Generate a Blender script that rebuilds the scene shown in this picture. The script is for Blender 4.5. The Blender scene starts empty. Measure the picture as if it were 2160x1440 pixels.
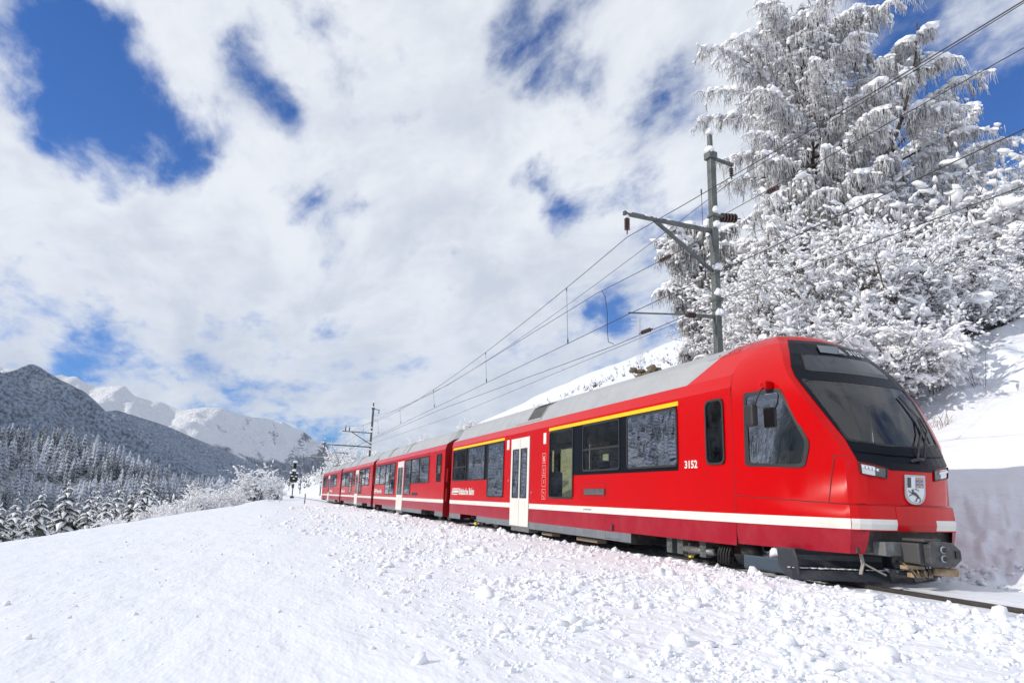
import bpy, bmesh, math, random
import numpy as np
from mathutils import Vector, Matrix
from mathutils.geometry import tessellate_polygon
random.seed(7); rng = np.random.default_rng(7)
scene = bpy.context.scene
COL = scene.collection

# ------------------------------------------------------------------ camera
W0, H0, F0 = 2160.0, 1440.0, 1440.0        # photograph's frame, 24 mm lens
EYE = Vector((0.0, 0.0, 1.02))             # metres; z = 0 is the top of the rails, +Y runs along the track
_d = Vector((537 - W0/2, -(1034 - H0/2), -F0)).normalized()      # track direction seen in camera axes
_r = .031
_u = Vector((_r, 1, -(_d[0]*_r + _d[1])/_d[2])).normalized()
_x = _d.cross(_u)
R3 = Matrix((_x, _d, _u))                  # rows: world axes in camera axes -> maps camera vectors to world
cam = bpy.data.cameras.new('camera'); cam.lens = 24.0; cam.sensor_width = 36.0
cam.clip_start = .05; cam.clip_end = 60000
camo = bpy.data.objects.new('camera', cam); COL.objects.link(camo)
camo.matrix_world = Matrix.Translation(EYE) @ R3.to_4x4()
scene.camera = camo

# ------------------------------------------------------------------ sun, sky, exposure
SUN_EL, SUN_AZ = math.radians(27), math.radians(-84)          # azimuth clockwise from +Y
sun_dir = Vector((math.sin(SUN_AZ)*math.cos(SUN_EL), math.cos(SUN_AZ)*math.cos(SUN_EL), math.sin(SUN_EL)))
sl = bpy.data.lights.new('sun', 'SUN'); sl.energy = 3.0; sl.angle = math.radians(.53); sl.color = (1.0, .93, .83)
so = bpy.data.objects.new('sun', sl); COL.objects.link(so)
so.rotation_euler = (-sun_dir).to_track_quat('-Z', 'Y').to_euler()
scene.view_settings.view_transform = 'Standard'; scene.view_settings.look = 'None'
scene.view_settings.gamma = 1; scene.view_settings.use_curve_mapping = False
scene.view_settings.exposure = 0.25
scene.cycles.max_bounces = 8; scene.cycles.transparent_max_bounces = 16
scene.cycles.diffuse_bounces = 4

def az_el(x, y):
    """direction seen at a point of the photograph as azimuth (clockwise from +Y) and tan of elevation"""
    v = R3 @ Vector((x - W0/2, H0/2 - y, -F0))
    return math.atan2(v.x, v.y), v.z/math.hypot(v.x, v.y)
def at(x, y, r):
    a, t = az_el(x, y)
    return Vector((math.sin(a)*r, math.cos(a)*r, EYE.z + t*r))
def dirv(x, y):
    return (R3 @ Vector((x - W0/2, H0/2 - y, -F0))).normalized()

world = bpy.data.worlds.new('World'); scene.world = world; world.use_nodes = True
def build_sky():
    nt = world.node_tree; N = nt.nodes; L = nt.links; N.clear()
    def nd(t, **k):
        n = N.new(t)
        for a, b in k.items(): setattr(n, a, b)
        return n
    def m(op, a, b=None, c=None, clamp=False):
        n = nd('ShaderNodeMath', operation=op); n.use_clamp = clamp
        for i, v in enumerate((a, b, c)):
            if v is None: continue
            if isinstance(v, (int, float)): n.inputs[i].default_value = v
            else: L.new(v, n.inputs[i])
        return n.outputs[0]
    out = nd('ShaderNodeOutputWorld'); bg = nd('ShaderNodeBackground'); L.new(bg.outputs[0], out.inputs[0])
    sky = nd('ShaderNodeTexSky', sky_type='NISHITA'); sky.sun_disc = False
    sky.sun_elevation = SUN_EL; sky.sun_rotation = SUN_AZ % (2*math.pi); sky.altitude = 1200
    sky.air_density = 1.0; sky.dust_density = .3; sky.ozone_density = 2.0
    bg.inputs[1].default_value = SKY_STRENGTH
    tc = nd('ShaderNodeTexCoord'); sep = nd('ShaderNodeSeparateXYZ'); L.new(tc.outputs['Generated'], sep.inputs[0])
    zz = m('ADD', m('MAXIMUM', sep.outputs[2], 0.0), .26)
    cmb = nd('ShaderNodeCombineXYZ'); L.new(m('DIVIDE', sep.outputs[0], zz), cmb.inputs[0]); L.new(m('DIVIDE', sep.outputs[1], zz), cmb.inputs[1])
    mp = nd('ShaderNodeMapping'); L.new(cmb.outputs[0], mp.inputs[0]); mp.inputs['Rotation'].default_value = (0, 0, math.radians(25)); mp.inputs['Scale'].default_value = (1.0, .62, 1)
    def noise(sc, det, ro, dist=0., off=0., src=None):
        n = nd('ShaderNodeTexNoise', noise_dimensions='3D'); n.inputs['Scale'].default_value = sc; n.inputs['Detail'].default_value = det
        n.inputs['Roughness'].default_value = ro; n.inputs['Distortion'].default_value = dist
        a = nd('ShaderNodeVectorMath', operation='ADD'); L.new(src or mp.outputs[0], a.inputs[0]); a.inputs[1].default_value = (off, off*.7, off*.3)
        L.new(a.outputs[0], n.inputs['Vector']); return n.outputs[0]
    n1 = noise(1.5, 9, .60, .3, 3.1); n2 = noise(5.2, 8, .62, .35, 8.4); n3 = noise(15., 6, .65, .2, 1.4)
    cover = m('ADD', m('MULTIPLY', m('SUBTRACT', n1, .5), 2.3), m('MULTIPLY', m('SUBTRACT', n2, .5), 2.3))
    cover = m('ADD', cover, m('MULTIPLY', m('SUBTRACT', n3, .5), 1.1))
    cover = m('ADD', cover, .46)
    # openings and banks of the broken cloud layer, where they stand in the sky (direction, angular radius, depth)
    holes = [(130,300,60,-.3),(620,30,50,-.3),(480,110,60,-.3),(50,50,125,-.62),(200,170,120,-.62),(110,120,70,-.3),(330,250,75,-.48),(545,190,85,-.58),(430,300,80,-.42),(250,20,60,.3),(40,170,80,.35),(400,90,90,.3),(1160,425,70,-.55),(690,490,60,-.5),
             (760,438,34,-.3),(905,520,55,-.42),(1130,40,100,-.5),(1180,110,70,-.3),(1400,220,105,-.5),(1510,60,60,-.25),(2070,270,120,-.55),(1900,60,110,-.55),(2120,230,110,-.4),(1960,230,70,-.4),
             (250,735,52,-.45),(205,700,40,-.3),(436,690,34,-.35),(1310,660,60,-.42),(1440,570,70,-.4),(640,905,45,-.3),(700,935,40,-.45),(500,740,40,-.3),(1060,110,60,-.3),(620,260,60,-.35),(1430,150,60,-.3),(1290,650,40,-.4),(850,470,40,-.3),(205,398,50,-.25),(30,765,70,-.3),(180,800,60,-.35),(470,880,50,-.25),(930,600,50,-.2),
             (520,420,200,.28),(900,250,260,.35),(1250,330,120,.1),(1350,60,90,.4),(80,420,220,.3),(600,600,230,.22),(1000,780,300,.35),(2080,130,70,.35),(60,150,40,.2),(250,60,90,.25),(1450,330,60,.2),(1000,440,60,.1),(1990,90,60,.2)]
    for (x, y, r, k) in holes:
        k *= 1.35 if k < 0 else 1.0
        v = dirv(x, y)
        # perturbed direction so that the edges fray
        d = nd('ShaderNodeVectorMath', operation='DISTANCE'); L.new(warp_in(nd, L, m, tc, N), d.inputs[0]); d.inputs[1].default_value = v
        s = r/1474.
        q = m('DIVIDE', d.outputs['Value'], s)
        g = m('EXPONENT', m('MULTIPLY', m('MULTIPLY', q, q), -1.0))
        cover = m('ADD', cover, m('MULTIPLY', g, k))
    mr = nd('ShaderNodeMapRange', interpolation_type='SMOOTHSTEP'); L.new(cover, mr.inputs[0]); mr.inputs[1].default_value = -.34; mr.inputs[2].default_value = .66
    # thick parts turn grey, edges stay white; thin veil scatters near the horizon
    n4 = noise(3.2, 9, .62, .5, 5.7)
    gr = nd('ShaderNodeMapRange', interpolation_type='SMOOTHSTEP'); L.new(m('ADD', m('ADD', m('MULTIPLY', n2, .4), m('MULTIPLY', n4, .7)), m('MULTIPLY', n3, .15)), gr.inputs[0]); gr.inputs[1].default_value = .50; gr.inputs[2].default_value = .80
    cc = nd('ShaderNodeMix', data_type='RGBA'); L.new(gr.outputs[0], cc.inputs[0])
    cc.inputs[6].default_value = (CL*1.22, CL*1.25, CL*1.29, 1); cc.inputs[7].default_value = (CL*.86, CL*.92, CL*1.02, 1)
    # deepen the clear blue a little, as a polariser does
    hs = nd('ShaderNodeMix', data_type='RGBA', blend_type='MULTIPLY'); hs.inputs[0].default_value = 1.0
    L.new(sky.outputs[0], hs.inputs[6]); hs.inputs[7].default_value = SKY_TINT
    mx = nd('ShaderNodeMix', data_type='RGBA'); L.new(m('MULTIPLY', mr.outputs[0], .97), mx.inputs[0]); L.new(hs.outputs[2], mx.inputs[6]); L.new(cc.outputs[2], mx.inputs[7])
    L.new(mx.outputs[2], bg.inputs[0])
_wc = {}
def warp_in(nd, L, m, tc, N):
    if 'w' in _wc: return _wc['w']
    n = nd('ShaderNodeTexNoise'); n.inputs['Scale'].default_value = 7; n.inputs['Detail'].default_value = 5; L.new(tc.outputs['Generated'], n.inputs['Vector'])
    s = nd('ShaderNodeVectorMath', operation='SUBTRACT'); L.new(n.outputs[1], s.inputs[0]); s.inputs[1].default_value = (.5, .5, .5)
    k = nd('ShaderNodeVectorMath', operation='SCALE'); L.new(s.outputs[0], k.inputs[0]); k.inputs['Scale'].default_value = .20
    a = nd('ShaderNodeVectorMath', operation='ADD'); L.new(tc.outputs['Generated'], a.inputs[0]); L.new(k.outputs[0], a.inputs[1])
    _wc['w'] = a.outputs[0]; return _wc['w']
SKY_STRENGTH = .12; CL = 5.6; SKY_TINT = (.01, .43, .98, 1)
build_sky()

# ------------------------------------------------------------------ materials
MATS = {}
def mat(name, color, rough=.5, metal=0., spec=None, coat=0., bump=None, var=None, emit=None, sss=0.):
    """bump=(scale, strength, distance); var=(scale, other colour, lo, hi)"""
    m = bpy.data.materials.new(name); m.use_nodes = True; nt = m.node_tree; b = nt.nodes['Principled BSDF']
    b.inputs['Base Color'].default_value = (*color, 1); b.inputs['Roughness'].default_value = rough; b.inputs['Metallic'].default_value = metal
    if spec is not None: b.inputs['IOR'].default_value = spec
    if coat: b.inputs['Coat Weight'].default_value = coat; b.inputs['Coat Roughness'].default_value = .03
    if sss: b.inputs['Subsurface Weight'].default_value = sss; b.inputs['Subsurface Radius'].default_value = (.03, .04, .06)
    tc = nt.nodes.new('ShaderNodeTexCoord')
    if var:
        n = nt.nodes.new('ShaderNodeTexNoise'); n.inputs['Scale'].default_value = var[0]; n.inputs['Detail'].default_value = 6; n.inputs['Roughness'].default_value = .65
        nt.links.new(tc.outputs['Object'], n.inputs['Vector'])
        r = nt.nodes.new('ShaderNodeMapRange'); r.inputs[1].default_value = var[2]; r.inputs[2].default_value = var[3]; nt.links.new(n.outputs[0], r.inputs[0])
        x = nt.nodes.new('ShaderNodeMix'); x.data_type = 'RGBA'; x.inputs[6].default_value = (*color, 1); x.inputs[7].default_value = (*var[1], 1)
        nt.links.new(r.outputs[0], x.inputs[0]); nt.links.new(x.outputs[2], b.inputs['Base Color'])
    if bump:
        n = nt.nodes.new('ShaderNodeTexNoise'); n.inputs['Scale'].default_value = bump[0]; n.inputs['Detail'].default_value = 8; n.inputs['Roughness'].default_value = .6
        nt.links.new(tc.outputs['Object'], n.inputs['Vector'])
        bp = nt.nodes.new('ShaderNodeBump'); bp.inputs['Strength'].default_value = bump[1]; bp.inputs['Distance'].default_value = bump[2]
        nt.links.new(n.outputs[0], bp.inputs['Height']); nt.links.new(bp.outputs[0], b.inputs['Normal'])
    MATS[name] = m; return m
def glass(name, tint, ior, dark=(.01, .012, .015), keep=1.0):
    m = bpy.data.materials.new(name); m.use_nodes = True; nt = m.node_tree; nt.nodes.clear(); N = nt.nodes; L = nt.links
    o = N.new('ShaderNodeOutputMaterial'); mx = N.new('ShaderNodeMixShader'); t = N.new('ShaderNodeBsdfTransparent'); t.inputs[0].default_value = (*tint, 1)
    g = N.new('ShaderNodeBsdfGlossy'); g.inputs['Roughness'].default_value = .012; f = N.new('ShaderNodeFresnel'); f.inputs[0].default_value = ior
    tc = N.new('ShaderNodeTexCoord'); n = N.new('ShaderNodeTexNoise'); n.inputs['Scale'].default_value = 1.3; bp = N.new('ShaderNodeBump'); bp.inputs['Strength'].default_value = .10; bp.inputs['Distance'].default_value = .02
    L.new(tc.outputs['Object'], n.inputs['Vector']); L.new(n.outputs[0], bp.inputs['Height']); L.new(bp.outputs[0], g.inputs['Normal'])
    # the back face of a pane is the same glass seen from inside
    geo = N.new('ShaderNodeNewGeometry'); L.new(bp.outputs[0], f.inputs['Normal'])
    L.new(f.outputs[0], mx.inputs[0]); L.new(t.outputs[0], mx.inputs[1]); L.new(g.outputs[0], mx.inputs[2]); L.new(mx.outputs[0], o.inputs[0])
    MATS[name] = m; return m
red = mat('red_paint', (.56, .0, .001), .22, coat=.12, spec=1.33, bump=(1.1, .05, .02), var=(.7, (.52, .001, .002), .4, .7))
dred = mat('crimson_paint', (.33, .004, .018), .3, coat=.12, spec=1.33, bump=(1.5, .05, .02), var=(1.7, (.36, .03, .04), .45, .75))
eref = mat('shaded_red_paint', (.30, .004, .006), .35)  # darker copy of the red, with the end walls' shade put into the colour
white = mat('cream_white_paint', (.74, .73, .68), .35, var=(3, (.66, .64, .58), .5, .8))
yellow = mat('yellow_band_paint', (.95, .56, .0), .4)
greyskirt = mat('grey_skirt_paint', (.15, .17, .19), .45, var=(4, (.22, .23, .24), .45, .75))
roofm = mat('roof_grey_paint', (.40, .41, .42), .42, var=(2.3, (.34, .35, .36), .4, .7), bump=(3, .1, .01))
black = mat('black_gloss', (.008, .010, .015), .22, spec=1.2, bump=(2, .05, .01))
rubber = mat('black_rubber', (.02, .02, .022), .55)
under = mat('underframe_dark', (.045, .043, .042), .7, var=(9, (.14, .12, .10), .5, .75), bump=(30, .3, .01))
steel = mat('worn_steel', (.30, .30, .30), .45, metal=.6, var=(14, (.14, .12, .10), .45, .7))
rust = mat('rusty_iron', (.30, .20, .11), .7, var=(15, (.46, .40, .28), .45, .7))
railtop = mat('rail_steel', (.06, .05, .045), .5, metal=.3, var=(8, (.035, .028, .024), .4, .7))
galv = mat('galvanised_steel', (.15, .165, .16), .55, metal=.3, var=(5, (.08, .09, .082), .4, .7), bump=(20, .2, .005))
snow = mat('snow', (.88, .89, .92), .6, sss=.5, bump=(40, .4, .02), var=(1.4, (.83, .845, .885), .4, .7))
snowfine = mat('lying_snow', (.79, .815, .875), .5, sss=.4)
def snow_relief(m):
    nt = m.node_tree; N = nt.nodes; L = nt.links; b = N['Principled BSDF']; tc = N.new('ShaderNodeTexCoord')
    mp = N.new('ShaderNodeMapping'); mp.inputs['Scale'].default_value = (2.2, .8, 1); mp.inputs['Rotation'].default_value = (0, 0, .5); L.new(tc.outputs['Object'], mp.inputs[0])
    prev = None
    for sc, d, dist, src in ((.9, 4, .09, mp), (7., 5, .0035, mp), (80., 4, .0016, tc)):
        n = N.new('ShaderNodeTexNoise'); n.inputs['Scale'].default_value = sc; n.inputs['Detail'].default_value = d; n.inputs['Roughness'].default_value = .6
        L.new(src.outputs[0] if src is mp else tc.outputs['Object'], n.inputs['Vector'])
        bp = N.new('ShaderNodeBump'); bp.inputs['Strength'].default_value = 1.0; bp.inputs['Distance'].default_value = dist; L.new(n.outputs[0], bp.inputs['Height'])
        if prev: L.new(prev.outputs[0], bp.inputs['Normal'])
        prev = bp
    L.new(prev.outputs[0], b.inputs['Normal'])
snow_relief(snowfine)
plow = mat('plough_blue_grey', (.030, .036, .045), .4, var=(5, (.06, .065, .07), .5, .7))
cabgrey = mat('cab_interior_grey', (.25, .27, .28), .7)
inter = mat('interior_grey', (.22, .22, .21), .7); seatm = mat('seat_blue', (.03, .045, .12), .8)
ceram = mat('brown_insulator', (.07, .035, .03), .25, coat=.5)
wirem = mat('wire_copper_dark', (.035, .035, .035), .6)
lamp_lens = mat('headlight_silver', (.62, .63, .65), .18, metal=.5); lampdark = mat('headlight_dark', (.10, .105, .11), .2)
lens = mat('led_lens', (.8, .82, .85), .08, coat=1.)
blue = mat('emblem_blue', (.09, .17, .40), .4); gold = mat('emblem_gold', (.80, .42, .04), .4); silver = mat('emblem_silver', (.42, .43, .44), .35, metal=.4)
dkgrey = mat('emblem_dark', (.055, .06, .06), .5)
winglass = glass('tinted_window_glass', (.56, .58, .42), 1.95)
cabglass = glass('windscreen_glass', (.80, .84, .84), 1.9)
sideglass = glass('cab_side_glass', (.55, .60, .60), 1.55)

# ------------------------------------------------------------------ object helpers
def tag(o, label=None, cat=None, group=None, kind=None):
    if label: o['label'] = label
    if cat: o['category'] = cat
    if group: o['group'] = group
    if kind: o['kind'] = kind
    return o
def empty(name, loc=(0, 0, 0), rz=0.):
    o = bpy.data.objects.new(name, None); COL.objects.link(o); o.location = loc; o.rotation_euler = (0, 0, rz); o.empty_display_size = .2
    return o
ORG = {}
def link_mesh(name, me, parent=None, mats=()):
    for m in mats: me.materials.append(m)
    o = bpy.data.objects.new(name, me); COL.objects.link(o)
    if parent is not None: o.parent = parent
    return o
def root_org(p):
    org = Vector((0, 0, 0))
    while p is not None: org = org + p.location; p = p.parent
    return org
def np_mesh(name, V, F, mats, parent=None, smooth=False, mi=None, world=True):
    """V (n,3), F list of arrays of equal-length faces"""
    V = np.asarray(V, dtype=np.float32)
    if world and parent is not None: V = V - np.array(root_org(parent), dtype=np.float32)
    if isinstance(F, np.ndarray): F = [F]
    me = bpy.data.meshes.new(name)
    me.vertices.add(len(V)); me.vertices.foreach_set('co', V.ravel())
    lv = np.concatenate([f.ravel() for f in F]).astype(np.int32)
    tot = np.concatenate([np.full(len(f), f.shape[1]) for f in F]).astype(np.int32)
    st = np.concatenate([[0], np.cumsum(tot)[:-1]]).astype(np.int32)
    me.loops.add(len(lv)); me.loops.foreach_set('vertex_index', lv)
    me.polygons.add(len(tot)); me.polygons.foreach_set('loop_start', st); me.polygons.foreach_set('loop_total', tot)
    if smooth: me.polygons.foreach_set('use_smooth', np.ones(len(tot), dtype=bool))
    if mi is not None: me.polygons.foreach_set('material_index', np.asarray(mi, dtype=np.int32))
    me.update(calc_edges=True)
    return link_mesh(name, me, parent, mats if isinstance(mats, (list, tuple)) else [mats])
class MB:
    """collects shapes and links them as one mesh object"""
    def __init__(s): s.v = []; s.f = []; s.m = []; s.sm = []
    def add(s, vs, fs, mi=0, smooth=False):
        b = len(s.v); s.v += [tuple(v) for v in vs]; s.f += [tuple(b+i for i in f) for f in fs]; s.m += [mi]*len(fs); s.sm += [smooth]*len(fs); return s
    def box(s, lo, hi, mi=0, rot=None, c=None):
        x0, y0, z0 = lo; x1, y1, z1 = hi
        vs = [Vector(p) for p in ((x0,y0,z0),(x1,y0,z0),(x1,y1,z0),(x0,y1,z0),(x0,y0,z1),(x1,y0,z1),(x1,y1,z1),(x0,y1,z1))]
        if rot is not None:
            c = Vector(c) if c is not None else (Vector(lo)+Vector(hi))/2
            vs = [c + rot @ (v-c) for v in vs]
        return s.add(vs, [(0,3,2,1),(4,5,6,7),(0,1,5,4),(1,2,6,5),(2,3,7,6),(3,0,4,7)], mi)
    def bar(s, a, b, w, h, mi=0, up=(0, 0, 1)):
        a, b = Vector(a), Vector(b); d = (b-a).normalized(); x = d.cross(Vector(up))
        if x.length < 1e-3: x = d.cross(Vector((0, 1, 0)))
        x.normalize(); y = x.cross(d).normalized(); x *= w/2; y *= h/2
        vs = [a-x-y, a+x-y, a+x+y, a-x+y, b-x-y, b+x-y, b+x+y, b-x+y]
        return s.add(vs, [(0,1,2,3),(7,6,5,4),(0,4,5,1),(1,5,6,2),(2,6,7,3),(3,7,4,0)], mi)
    def tube(s, pts, r, n=8, mi=0, cap=True, smooth=True):
        pts = [Vector(p) for p in pts]; rr = r if isinstance(r, (list, tuple)) else [r]*len(pts)
        rings = []; prev = None
        for i, p in enumerate(pts):
            d = (pts[min(i+1, len(pts)-1)] - pts[max(i-1, 0)]).normalized()
            x = (prev - d*prev.dot(d)) if prev is not None else d.cross(Vector((0, 0, 1)))
            if x.length < 1e-3: x = d.cross(Vector((0, 1, 0)))
            x.normalize(); prev = x; y = d.cross(x)
            rings.append([p + (x*math.cos(2*math.pi*k/n) + y*math.sin(2*math.pi*k/n))*rr[i] for k in range(n)])
        vs = [v for g in rings for v in g]; fs = []
        for i in range(len(pts)-1):
            for k in range(n): a = i*n+k; b = i*n+(k+1) % n; fs.append((a, b, b+n, a+n))
        if cap: fs.append(tuple(range(n-1, -1, -1))); fs.append(tuple((len(pts)-1)*n+k for k in range(n)))
        return s.add(vs, fs, mi, smooth)
    def lump(s, c, sx, sy, sz, mi=0, seed=0, n=2, jit=.16):
        bm = bmesh.new(); bmesh.ops.create_icosphere(bm, subdivisions=n, radius=1.0)
        r = random.Random(seed)
        vs = []
        for v in bm.verts:
            k = 1 + r.uniform(-jit, jit)
            p = v.co*k
            vs.append((c[0]+p.x*sx, c[1]+p.y*sy, c[2]+max(p.z, -.45)*sz))
        fs = [tuple(v.index for v in f.verts) for f in bm.faces]; bm.free()
        return s.add(vs, fs, mi, True)
    def prism(s, poly, a, b, axis='y', mi=0):
        """poly of 2-D points extruded along axis from a to b; x: (y,z) y: (x,z) z: (x,y)"""
        def P(p, t): return {'x': (t, p[0], p[1]), 'y': (p[0], t, p[1]), 'z': (p[0], p[1], t)}[axis]
        n = len(poly); vs = [P(p, a) for p in poly] + [P(p, b) for p in poly]
        return s.add(vs, [tuple(range(n-1, -1, -1)), tuple(range(n, 2*n))] + [(i, (i+1) % n, n+(i+1) % n, n+i) for i in range(n)], mi)
    def build(s, name, mats, parent=None, bevel=0.):
        org = root_org(parent) if parent is not None else Vector((0, 0, 0))
        me = bpy.data.meshes.new(name); me.from_pydata([tuple(Vector(v)-org) for v in s.v], [], s.f)
        me.polygons.foreach_set('material_index', s.m); me.polygons.foreach_set('use_smooth', s.sm); me.update()
        bm = bmesh.new(); bm.from_mesh(me); bmesh.ops.recalc_face_normals(bm, faces=bm.faces)
        if bevel: bmesh.ops.bevel(bm, geom=[e for e in bm.edges if len(e.link_faces) == 2 and e.calc_face_angle(0) > .6], offset=bevel, segments=2, profile=.5, affect='EDGES', clamp_overlap=True)
        bm.to_mesh(me); bm.free()
        return link_mesh(name, me, parent, mats if isinstance(mats, (list, tuple)) else [mats])
def inpoly(p, poly):
    x, y = p; c = False; n = len(poly)
    for i in range(n):
        x1, y1 = poly[i]; x2, y2 = poly[(i+1) % n]
        if (y1 > y) != (y2 > y) and x < (x2-x1)*(y-y1)/(y2-y1)+x1: c = not c
    return c
def rrect(u0, v0, u1, v1, r, n=4):
    p = []
    for cx, cy, a0 in ((u1-r, v1-r, 0), (u0+r, v1-r, 90), (u0+r, v0+r, 180), (u1-r, v0+r, 270)):
        for k in range(n+1): a = math.radians(a0 + 90*k/n); p.append((cx+r*math.cos(a), cy+r*math.sin(a)))
    return p
def round_poly(poly, r, n=3):
    out = []; N = len(poly)
    for i in range(N):
        p0, p, p1 = Vector(poly[i-1]), Vector(poly[i]), Vector(poly[(i+1) % N])
        a = (p0-p); b = (p1-p); ra = min(r, a.length*.4); rb = min(r, b.length*.4); a = p + a.normalized()*ra; b = p + b.normalized()*rb
        for k in range(n+1):
            t = k/n; q = a*(1-t)**2 + p*2*t*(1-t) + b*t*t; out.append((q.x, q.y))
    return out
def clipsheet(poly, holes=(), us=(), vs=(), rects=()):
    """a flat polygon cut along lines and holes -> list of verts2d, faces"""
    bm = bmesh.new(); vv = [bm.verts.new((u, v, 0)) for u, v in poly]; bm.faces.new(vv)
    def cut(co, no): bmesh.ops.bisect_plane(bm, geom=bm.verts[:]+bm.edges[:]+bm.faces[:], dist=1e-5, plane_co=co, plane_no=no)
    for u in us: cut((u, 0, 0), (1, 0, 0))
    for v in vs: cut((0, v, 0), (0, 1, 0))
    for h in holes:
        for i in range(len(h)):
            a, b = h[i], h[(i+1) % len(h)]
            if math.hypot(b[0]-a[0], b[1]-a[1]) < 1e-6: continue
            cut((a[0], a[1], 0), (b[1]-a[1], a[0]-b[0], 0))
    dead = [f for f in bm.faces if any(inpoly((f.calc_center_median().x, f.calc_center_median().y), h) for h in holes)]
    bmesh.ops.delete(bm, geom=dead, context='FACES')
    return bm
def sheet(name, poly, fmap, mats, parent, holes=(), us=(), vs=(), off=0., thick=0., mfun=None, smooth=False):
    """a polygon in the (u, v) plane laid on a surface fmap(u, v, offset), with edges of its own thickness"""
    bm = clipsheet(poly, holes, us, vs)
    org = root_org(parent)
    bm.verts.ensure_lookup_table()
    uv = {v: (v.co.x, v.co.y) for v in bm.verts}
    mi = {f: (mfun(f.calc_center_median().x, f.calc_center_median().y) if mfun else 0) for f in bm.faces}
    bnd = [e for e in bm.edges if len(e.link_faces) == 1]
    if thick:
        back = {}
        for e in bnd:
            for v in e.verts:
                if v not in back: back[v] = bm.verts.new(Vector(fmap(*uv[v], off)) - org)
        for e in bnd:
            a, b = e.verts
            f = bm.faces.new((a, b, back[b], back[a])); f.material_index = mi.get(e.link_faces[0], 0)
    for f, k in mi.items(): f.material_index = k; f.smooth = smooth
    for v, (u, w) in uv.items(): v.co = Vector(fmap(u, w, off+thick)) - org
    bmesh.ops.recalc_face_normals(bm, faces=bm.faces)
    me = bpy.data.meshes.new(name); bm.to_mesh(me); bm.free()
    return link_mesh(name, me, parent, mats if isinstance(mats, (list, tuple)) else [mats])
def text2d(body, bold=0., shear=0.):
    cu = bpy.data.curves.new('t', 'FONT'); cu.body = body; cu.size = 1.0; cu.offset = bold; cu.shear = shear; cu.resolution_u = 3
    o = bpy.data.objects.new('t', cu); COL.objects.link(o); dg = bpy.context.evaluated_depsgraph_get(); me = bpy.data.meshes.new_from_object(o.evaluated_get(dg))
    V = [(v.co.x, v.co.y) for v in me.vertices]; F = [tuple(p.vertices) for p in me.polygons]
    bpy.data.objects.remove(o); bpy.data.curves.remove(cu); bpy.data.meshes.remove(me)
    return V, F
def lettering(name, body, fmap, u0, v0, u1, v1, m, parent, off=.006, bold=0., shear=0.):
    """lettering stretched between (u0, v0) lower left and (u1, v1) upper right"""
    V, F = text2d(body, bold, shear)
    xs = [v[0] for v in V]; ys = [v[1] for v in V]; x0, x1, y0, y1 = min(xs), max(xs), min(ys), max(ys)
    org = root_org(parent)
    P = [Vector(fmap(u0+(u1-u0)*(x-x0)/(x1-x0), v0+(v1-v0)*(y-y0)/(y1-y0), off)) - org for x, y in V]
    me = bpy.data.meshes.new(name); me.from_pydata(P, [], F); me.update()
    return link_mesh(name, me, parent, [m])
def polys2d(name, polys, fmap, parent, mats, off=.006, us=(), vs=()):
    """several flat painted shapes as one part: (poly, material index)"""
    mb = MB()
    for poly, mi in polys:
        tri = tessellate_polygon([[Vector((u, v, 0)) for u, v in poly]])
        mb.add([fmap(u, v, off + .0008*mi) for u, v in poly], [tuple(t) for t in tri], mi)
    return mb.build(name, mats, parent)
# ------------------------------------------------------------------ the train
XC = 8.64                                   # centre line of the track
def hw(z): return 1.325 if z <= 2.95 else 1.325 - .055*(z-2.95)/.22
def car_map(s):
    return lambda y, z, off=0.: (XC + s*(hw(z)+off), y, z)
PROF = [(1.27, 3.17, 0.), (1.0, 3.62, .525), (.62, 3.84, .964), (0., 3.92, 1.596), (-.62, 3.84, 2.228), (-1.0, 3.62, 2.667), (-1.27, 3.17, 3.192)]
ARC = [p[2] for p in PROF]
def roof_map(y0, y1, b0, b1):
    def f(y, s, off=0.):
        x = float(np.interp(s, ARC, [p[0] for p in PROF])); z = float(np.interp(s, ARC, [p[1] for p in PROF]))
        k = 1.0
        if b0 and y < y0+.55: k = min(k, .42 + .58*max(0, (y-y0)/.55))
        if b1 and y > y1-.55: k = min(k, .42 + .58*max(0, (y1-y)/.55))
        z = 3.17 + (z-3.17)*k
        n = Vector((x*.9, 0, (z-2.3))).normalized()
        return (XC - x - n.x*off, y, z + n.z*off)
    return f
def rect(a, b, c, d): return [(a, c), (b, c), (b, d), (a, d)]
def ring(name, outer, inner, fmap, m, parent, off, thick):
    """frame between two outlines with the same number of points, rounded edges"""
    n = len(outer); mb = MB(); P = []
    for poly, o in ((outer, off), (outer, off+thick), (inner, off+thick), (inner, off-.03)):
        P += [fmap(u, v, o) for u, v in poly]
    fs = []
    for k in range(3):
        for i in range(n): j = (i+1) % n; fs.append((k*n+i, k*n+j, (k+1)*n+j, (k+1)*n+i))
    mb.add(P, fs); return mb.build(name, m, parent)
def window(parent, fmap, y0, y1, z0, z1, r=.07, w=.045, off=.006, bar=None, name='window', frame_m=None, flat=False):
    o = rrect(y0, z0, y1, z1, r); i = rrect(y0+w, z0+w, y1-w, z1-w, max(r-w*.5, .02))
    f = ring(name, o, i, fmap, frame_m or rubber, parent, off, .014)
    mb = MB(); n = len(i); mb.add([fmap(u, v, off+.002) for u, v in i], [tuple(range(n))])
    mb.build('pane', winglass, parent if flat else f)
    if bar:
        b = MB(); P = [fmap(a, z, q) for a in (y0+w, y1-w) for z in (bar-.022, bar+.022) for q in (off-.01, off+.012)]
        b.add(P, [(0, 1, 3, 2), (4, 6, 7, 5), (1, 5, 7, 3), (0, 2, 6, 4), (0, 4, 5, 1), (2, 3, 7, 6)]); b.build('glazing_bar', rubber, f)
    return f
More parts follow.
